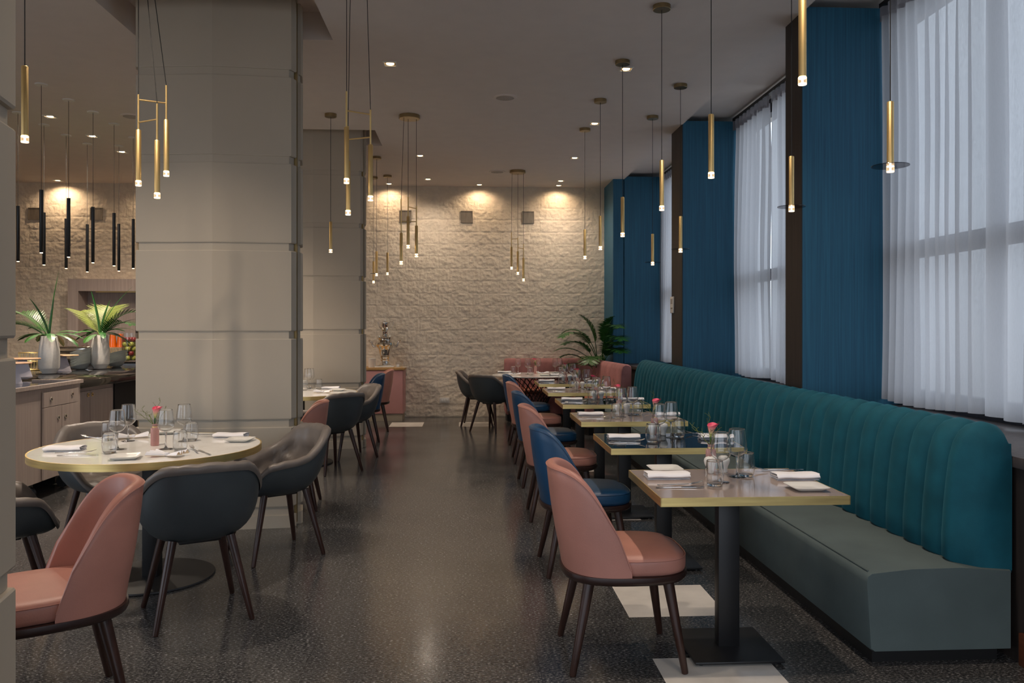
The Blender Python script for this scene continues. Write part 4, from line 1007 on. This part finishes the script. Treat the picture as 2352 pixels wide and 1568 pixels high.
# trolley cart in front
root = thing('buffet_cart', 'grey oak service cart on castors in front of the buffet, with one drawer', 'cabinet', (-3.77, 0, 0))
ya, yb_ = 5.95, 7.66
b = B(); b.box((-.02, (ya + yb_) / 2, .54), (.44, yb_ - ya, .78)); b.build('carcass', M['oak'], root, smooth=0)
b = B(); b.box((-.015, (ya + yb_) / 2 - .01, .937), (.44, yb_ - ya - .03, .016)); b.build('granite_inset', M['granite'], root, smooth=0)
b = B(); b.box((-.22, (ya + yb_) / 2, .54), (.012, yb_ - ya, .78)); b.build('back_panel', M['oak'], root, smooth=0)
b = B(); b.box((.215, (ya + yb_) / 2, .948), (.03, yb_ - ya + .01, .03)); b.box((-.01, yb_ - .012, .948), (.42, .024, .03)); b.build('top_rim', M['oak'], root, smooth=0)
fx = .212
d0, d1 = 6.98, 7.59
b = B(); b.box((fx, (d0 + d1) / 2, .83), (.016, d1 - d0, .125), bevel=.0015); dr = b.build('drawer', M['oak'], root, smooth=0)
ring_pull(fx + .012, d0 + .12, .83, dr, 'steel'); ring_pull(fx + .012, d1 - .12, .845, dr, 'steel')
for a, c, hy in ((d0, (d0 + d1) / 2 - .003, -.06), ((d0 + d1) / 2 + .003, d1, .06)):
    b = B(); b.box((fx, (a + c) / 2, .46), (.016, c - a, .605), bevel=.0015); q = b.build('door', M['oak'], root, smooth=0)
    ring_pull(fx + .012, (c if hy < 0 else a) + hy, .66, q, 'steel')
for y in (6.95, 7.5):
    b = B(); b.lathe([(0, -.012), (.05, -.012), (.055, 0), (.05, .012), (0, .012)], 20); o = b.build('castor_wheel', M['black'], root); o.location = (.12, y, .056); o.rotation_euler = (PI / 2, 0, 0)
    b = B(); b.box((.12, y, .12), (.03, .05, .07)); b.build('castor_fork', M['black'], root, smooth=0)
# counter unit with granite top
root = thing('buffet_cabinet', 'grey oak buffet cabinet with brass ring pulls beside the big column', 'cabinet', (-3.78, 0, 0))
b = B(); b.box((-.95, 9.46, .47), (1.90, 3.56, .80)); b.box((-1.1, 6.9, .47), (1.60, 1.56, .80)); b.build('carcass', M['oak'], root, smooth=0)
b = B(); b.box((-.95, 9.46, .035), (1.80, 3.46, .07)); b.box((-1.1, 6.9, .035), (1.50, 1.5, .07)); b.build('plinth', M['plinth'], root, smooth=0)
for a, c, hy in ((7.74, 8.28, -.04), (8.286, 8.80, .04)):
    b = B(); b.box((.01, (a + c) / 2, .46), (.016, c - a, .70), bevel=.0015); q = b.build('door', M['oak'], root, smooth=0)
    ring_pull(.022, (c if hy < 0 else a) + hy, .77, q)
b = B(); b.box((.01, 9.15, .47), (.012, .60, .74)); b.build('dark_gap_sheet', M['darkgap'], root, smooth=0)  # sheet in place of an open gap, its shade put into the colour
b = B(); b.box((-4.66, 9.49, .909), (2.14, 3.66, .07), bevel=.004); b.box((-4.86, 6.86, .909), (1.74, 1.58, .07), bevel=.004); tag(b.build('buffet_worktop', M['granite']), 'polished black granite buffet worktop with rough edge', 'worktop')
def tall_vase():
    b = B(); b.lathe([(0, .004), (.068, .004), (.070, .006), (.072, .02), (.098, .055), (.100, .06), (.104, .10), (.105, .18), (.101, .26), (.088, .34), (.080, .395), (.078, .405), (.074, .402), (.08, .34), (.09, .2), (.08, .06), (0, .03)], 48)
    root = thing('tall_vase', 'x', 'vase'); b.build('vase_body', M['vase'], root, smooth=60); return root
V1 = at(113, 858, CT); V2 = at(230, 847, CT)
place('tallv', tall_vase, 'speckled white ceramic vase on the buffet, left one', 'vase', V1, 0, 'speckled white vases'); place('tallv', None, 'speckled white ceramic vase on the buffet, right one near the column', 'vase', V2, 0, 'speckled white vases')
for V, n in ((V1, 'left'), (V2, 'right')):
    root = thing('slate_coaster', 'round black slate coaster under the %s white vase' % n, 'coaster', (V.x, V.y, CT)); b = B(); b.lathe([(0, 0), (.125, 0), (.126, .003), (0, .004)], 36); b.build('slate', M['black'], root)
def blade(name, az, L, lean, w, mat, parent, z0=.36, curl=.0):
    b = B(); n = 9; P = []
    for k in range(n + 1):
        t = k / n; r = lean * L * t ** 1.6; c = Vector((math.cos(az) * r, math.sin(az) * r, z0 + L * t * (1 - .25 * lean * t) - curl * t ** 3)); ww = w * math.sin(PI * (.12 + .86 * t)) ** .8 if k < n else .0008
        s = Vector((1, -.25, 0)).normalized(); P.append((c - s * ww, c + Vector((0, .35 * ww, 0)), c + s * ww))
    for a, c in zip(P, P[1:]): b.quad([a[0], a[1], c[1], c[0]]); b.quad([a[1], a[2], c[2], c[1]])
    return b.build(name, mat, parent, smooth=180, recalc=False)
def broad(name, az, L, el, w, mat, parent, z0=.41, lobes=1):
    """split broad leaf arching outwards"""
    b = B(); n = 14; P = []; p = Vector((0.02 * math.cos(az), .02 * math.sin(az), z0)); e = el; sd = Vector((-math.sin(az), math.cos(az), 0))
    for k in range(n + 1):
        t = k / n; ww = w * math.sin(PI * min(1, .03 + .97 * max(0, t - .2) / .8)) ** .6 if t > .2 else .004
        if lobes and t > .25 and k % 2: ww *= .8
        d = Vector((math.cos(az) * math.cos(e), math.sin(az) * math.cos(e), math.sin(e))); P.append((p - sd * ww - Vector((0, 0, .22 * ww)), p.copy(), p + sd * ww - Vector((0, 0, .22 * ww)))); p = p + d * L / n; e -= 1.15 / n
    for a, c in zip(P, P[1:]): b.quad([a[0], a[1], c[1], c[0]]); b.quad([a[1], a[2], c[2], c[1]])
    return b.build(name, mat, parent, smooth=180, recalc=False)
for V, n, fr, bl in ((V1, 'left', [(3.0, .52, 1.0, 1.5, 'green'), (3.5, .45, .7, 1.3, 'dgreen')], [(1.2, .78, .16, .007, 'dgreen'), (3.0, .52, .45, .016, 'green'), (.3, .46, .10, .016, 'dgreen')]),
                     (V2, 'right', [(2.6, .50, 1.0, 1.0, 'ygreen'), (1.5, .46, 1.25, 1.0, 'ygreen'), (.2, .55, 1.0, 1.3, 'green'), (-.3, .50, .75, 1.5, 'dgreen')], [(2.8, .62, .22, .018, 'dgreen'), (.2, .72, .50, .006, 'dgreen'), (.5, .50, .22, .016, 'green')])):
    root = thing('palm_bouquet', 'bouquet of palm fronds and broad leaves in the %s white vase' % n, 'bouquet', V, 0, 'palm bouquets'); rb = random.Random(len(n))
    b = B(); b.tube([(0, 0, .05), (0, 0, .40)], .03, 10); b.build('bound_stems', M['dgreen'], root)
    for az, L, el, dr, m in fr: frond('frond', (0, 0, .38), az, L, el, dr, .30, 20, M[m], root, rb, wid=.008, stem_free=.15, hang=.10)
    for az, L, ln, w, m in bl: blade('sword_leaf', az, L, ln, w, M[m], root)
    for k in range(13):
        az = k * .72 + .2; broad('broad_leaf', az, rb.uniform(.28, .42), rb.uniform(.15, .75), rb.uniform(.035, .055), M[['dgreen', 'green', 'dgreen', 'dgreen', 'green'][k % 5]], root)
def cake_stand():
    root = thing('cake_stand', 'x', 'cake stand')
    b = B(); b.loft([[(sx * w, sy * w, z) for sx, sy in ((1, 1), (-1, 1), (-1, -1), (1, -1))] for w, z in ((.085, 0), (.085, .004), (.038, .175))]); b.build('pedestal', M['lilac'], root, smooth=0, )
    b = B(); b.lathe([(0, .1755), (.165, .1755), (.17, .181), (.165, .187), (0, .187)], 48); b.build('plate', M['woodplate'], root, smooth=40); return root
for (px, py), rz, lab in (((50, 865), .6, 'white tapered cake stand at the left end of the buffet'), ((142, 853), .6, 'white tapered cake stand behind the left vase'), ((24, 881), .6, 'low white cake stand nearest the cut column')):
    place('cake', cake_stand, lab, 'cake stand', at(px, py, CT), rz, 'white cake stands')
# wire basket
p = dep(72, 850, 9.75); root = thing('wire_basket', 'gold wire basket between the cake stand and the left vase', 'basket', (p.x, 9.75, CT))
b = B()
for k in range(24): a = 2 * PI * k / 24; b.tube([(.11 * math.cos(a), .11 * math.sin(a), .004), (.13 * math.cos(a), .13 * math.sin(a), .20)], .0022, 5)
b.build('wires', M['brass'], root)
for z, r in ((.004, .11), (.10, .12), (.2, .13)):
    b = B(); b.tube([(r * math.cos(2 * PI * k / 32), r * math.sin(2 * PI * k / 32), z) for k in range(33)], .0035, 6, False); b.build('hoop', M['brass'], root)
def bowl():
    b = B(); S = 32; rings = []
    for r, z, tl in ((.045, 0, 0), (.060, .004, 0), (.080, .020, .012), (.098, .043, .026), (.117, .054, .031), (.117, .0565, .031), (.095, .0455, .026), (.078, .026, .012), (.05, .010, 0)):
        rings.append([(r * math.cos(2 * PI * k / S), r * math.sin(2 * PI * k / S), z + tl * math.cos(2 * PI * k / S)) for k in range(S)])
    b.loft(rings); return b.build('bowl', M['bowl'], smooth=60)
for (px, py), n, lab in (((186, 848), 12, 'pale slant-rim bowl in the taller stack between the two white vases'), ((268, 841), 9, 'pale slant-rim bowl in the stack right of the right vase, by the column')):
    p = at(px, py, CT)
    for k in range(n): place('bowl', bowl, lab + (', topmost' if k == n - 1 else ', bottom one' if k == 0 else ''), 'bowl', (p.x, p.y, CT + .0155 * k), .1 * (k % 2), 'stacked bowls, ' + lab[31:50])
# wood surround and rear counter on the back wall
def niche():
    x0, x1, z1 = dep(154, 640, 12.6).x, -4.3, dep(154, 640, 12.6).z
    xi = dep(178, 668, 12.6).x; zi = dep(178, 668, 12.6).z
    root = thing('serving_hatch', 'grey oak framed recess on the back wall behind the right vase', 'cabinet', (0, 12.8, 0))
    b = B(); b.box(((x0 + xi) / 2, 0, z1 / 2), (xi - x0, .36, z1)); b.box(((xi + x1) / 2, 0, (z1 + zi) / 2), (x1 - xi, .36, z1 - zi)); b.box((x1 + .07, 0, z1 / 2), (.14, .36, z1)); b.build('frame', M['oak'], root, smooth=0)
    b = B(); b.box(((x0 + x1) / 2, .15, zi / 2), (x1 - x0 - .02, .04, zi)); b.build('back_panel', M['oak'], root, smooth=0)
    b = B(); b.box((xi + 1.0, .10, 1.45), (.5, .05, 1.0)); b.build('dark_door', M['darkpanel'], root, smooth=0)
    b = B(); b.box(((x0 + x1) / 2 + .1, -.02, zi - .006), (x1 - x0 - .5, .04, .012)); b.build('trim_strip', M['brass'], root, smooth=0)
niche()
root = thing('rear_counter', 'rear buffet counter against the back wall with oak front', 'cabinet', (-5.35, 11.9, 0))
b = B(); b.box((0, 0, .46), (2.6, .68, .92)); b.build('body', M['oak'], root, smooth=0)
b = B(); b.box((0, 0, .94), (2.7, .74, .04), bevel=.003); b.build('top', M['granite'], root, smooth=0)
RC = .9605
p = dep(268, 797, 11.8); root = thing('drinks_stand', 'gold wire stand with wooden board under the orange juice jugs', 'stand', (p.x, 11.8, RC)); hz = p.z - RC
b = B(); b.box((0, 0, hz - .006), (.34, .20, .012)); b.build('board', M['woodplate'], root, smooth=0)
for sy in (-.09, .09):
    b = B()
    for k in range(14): b.tube([(-.155 + .31 * k / 13, sy, 0), (-.155 + .31 * k / 13, sy, hz - .012)], .0025, 5)
    b.tube([(-.157, sy, .003), (.157, sy, .003)], .003, 5); b.build('wire_side', M['brass'], root)
for k, sx in enumerate((-.055, .055)):
    root = thing('juice_jug', ['jug of orange juice on the gold stand, left one', 'jug of orange juice on the gold stand, right one next to the fruit'][k], 'jug', (p.x + sx, 11.8, p.z + .0005), 0, 'jugs of orange juice')
    b = B(); b.lathe([(0, 0), (.050, 0), (.054, .004), (.040, .15), (.036, .19), (0, .19)], 24); b.build('juice', M['orange'], root)
    b = B(); b.lathe([(.0545, .003), (.041, .15), (.037, .205), (.0385, .207), (.0425, .15), (.056, .003), (.0545, .003)], 24); b.build('jug_glass', M['thin'], root)
p = dep(297, 800, 11.75); root = thing('fruit_jar', 'tall glass jar holding apples beside the column', 'jar', (p.x, 11.75, RC))
b = B(); b.lathe([(0, 0), (.105, 0), (.108, .005), (.108, .40), (.104, .40), (.103, .01), (0, .006)], 32); b.build('jar_glass', M['thin'], root)
FR = []
def apple(mat, nm):
    def mk():
        root = thing(nm, 'x', 'fruit'); b = B(); b.lathe([(0, .008), (.012, .001), (.026, .006), (.036, .026), (.037, .042), (.030, .060), (.016, .067), (.006, .062), (0, .059)], 18); b.build('flesh', M[mat], root, smooth=80)
        b = B(); b.tube([(0, 0, .058), (.004, 0, .078)], .0018, 5); b.build('stalk', M['twig'], root); return root
    return mk
for lay in range(5):
    for q in range(4):
        a = q * PI / 2 + lay * .8; m = 'redfruit' if (lay == 4 or (lay == 1 and q % 2) or (lay == 2 and q == 0)) else 'apple'
        pos = (p.x + .060 * math.cos(a), 11.75 + .060 * math.sin(a), RC + .008 + lay * .066)
        place('fr' + m, apple(m, 'apple'), ('red fruit' if m == 'redfruit' else 'green apple') + ' in the tall glass jar by the column', 'fruit', pos, a, 'red fruit in the jar' if m == 'redfruit' else 'green apples in the jar')
p = dep(150, 803, 11.9); root = thing('chafing_dish', 'stainless steel food warmer behind the left vase', 'food warmer', (p.x + .18, 11.9, RC))
b = B(); b.box((0, 0, .06), (.62, .36, .12), bevel=.01); b.build('pan', M['steel'], root); b = B(); b.box((0, 0, .165), (.60, .35, .09), bevel=.03, seg=3); b.build('lid', M['steel'], root)
b = B(); b.tube([(-.06, -.18, .19), (-.06, -.21, .20), (.06, -.21, .20), (.06, -.18, .19)], .006, 6); b.build('lid_handle', M['chrome'], root)
def jam_jar():
    root = thing('jam_jar', 'x', 'jar'); b = B(); b.lathe([(0, 0), (.018, 0), (.02, .003), (.02, .055), (.016, .06), (0, .06)], 14); b.build('jar_glass', M['creme'], root)
    b = B(); b.lathe([(0, .06), (.018, .06), (.018, .072), (0, .072)], 14); b.build('cap', M['redfruit'], root); return root
p = dep(212, 790, 12.155); root = thing('jar_riser', 'low wooden riser under the little jars', 'stand', (p.x, 12.155, RC)); b = B(); b.box((0, 0, .07), (.50, .10, .14), bevel=.002); b.build('riser_block', M['oak'], root)
for k in range(7): place('jam', jam_jar, 'little capped jar in the row on the riser behind the right vase', 'jar', (p.x - .21 + .07 * k, 12.155, RC + .1402), 0, 'row of little capped jars')
# ================================================================== LIGHT
W = bpy.data.worlds.new('world'); SC.world = W; W.use_nodes = True; nt = W.node_tree; nt.nodes.clear()
bg = nt.nodes.new('ShaderNodeBackground'); wo = nt.nodes.new('ShaderNodeOutputWorld'); tc = nt.nodes.new('ShaderNodeTexCoord'); sx = nt.nodes.new('ShaderNodeSeparateXYZ'); rp = nt.nodes.new('ShaderNodeValToRGB')
e = rp.color_ramp.elements; e[0].position = .44; e[0].color = (.30, .31, .33, 1); e[1].position = .56; e[1].color = (.80, .88, 1.0, 1)
mr = nt.nodes.new('ShaderNodeMapRange'); mr.inputs['From Min'].default_value = -1; mr.inputs['From Max'].default_value = 1
nt.links.new(tc.outputs['Generated'], sx.inputs['Vector']); nt.links.new(sx.outputs['Z'], mr.inputs['Value']); nt.links.new(mr.outputs['Result'], rp.inputs['Fac']); nt.links.new(rp.outputs['Color'], bg.inputs['Color']); nt.links.new(bg.outputs['Background'], wo.inputs['Surface'])
bg.inputs['Strength'].default_value = WORLD
def spot(name, p, watts, size, blend=.6, col=(1, .83, .67), r=.035, target=None):
    l = bpy.data.lights.new(name, 'SPOT'); l.energy = watts; l.spot_size = math.radians(size); l.spot_blend = blend; l.color = col; l.shadow_soft_size = r
    o = bpy.data.objects.new(name, l); COL.objects.link(o); o.location = p
    if target is not None: o.rotation_euler = (Vector(target) - Vector(p)).to_track_quat('-Z', 'Y').to_euler()
    return o
for (px, py), lab in DL:
    p = at(px, py, ZC); spot('downlight_beam', (p.x, p.y, ZC - .012), DLW * (5 if p.x < -3 else 1.1 if p.y > 12 else 1.5 if p.x > 1 else 1), 150 if p.y > 12 or p.x < -3 else 95, 1, r=.08)
for x, y in WASH: spot('wall_wash_beam', (x, y, ZC - .012), WASHW * (1.7 if x < -3 else 1), 150, .7, (1, .72, .46), .02, (x, y + .16, 2.6))
for x, y in ((-.62, 3.2), (-.62, -.5), (1.42, 3.1), (1.42, 5.0), (-2.0, 4.5), (-2.75, 7.6), (-2.9, 8.5), (-3.4, 5.2), (1.42, .6), (-3.6, 1.5)):  # unseen downlights added to brighten the columns, tables and buffet
    place('dl', None, ('added square downlight hidden behind the big column, brightening the buffet' if y > 7 else 'added unseen square downlight above or behind the camera'), 'downlight', (x, y, ZC), 0, 'added square downlights out of view')
    spot('downlight_beam', (x, y, ZC - .012), DLW2 * (1.4 if x > 1 else 2.4 if -3 < x < -2.6 else 2.3 if x == -2.0 else 1), 110, .9)  # fill beam of the added fixture
for k, (y0, y1) in enumerate(bays):
    l = bpy.data.lights.new('window_portal', 'AREA'); l.shape = 'RECTANGLE'; l.size = y1 - y0; l.size_y = 2.8; l.cycles.is_portal = True
    o = bpy.data.objects.new('window_portal', l); COL.objects.link(o); o.location = (3.46, (y0 + y1) / 2, 2.33); o.rotation_euler = (PI / 2, 0, PI / 2)
l = bpy.data.lights.new('front_opening_portal', 'AREA'); l.shape = 'RECTANGLE'; l.size = 11; l.size_y = 2.8; l.cycles.is_portal = True  # portal for the unglazed spans added behind the camera
o = bpy.data.objects.new('front_opening_portal', l); COL.objects.link(o); o.location = (-2.05, YF - .12, 1.9); o.rotation_euler = (PI / 2, 0, 0)
vs = SC.view_settings; vs.view_transform = 'Standard'; vs.look = 'None'; vs.exposure = EXPO; vs.gamma = 1; vs.use_curve_mapping = False
cy_ = SC.cycles; cy_.max_bounces = 16; cy_.diffuse_bounces = 5; cy_.glossy_bounces = 4; cy_.transmission_bounces = 16; cy_.transparent_max_bounces = 48
cy_.caustics_reflective = False; cy_.caustics_refractive = False; cy_.sample_clamp_indirect = 4; cy_.sample_clamp_direct = 0; cy_.use_denoising = True
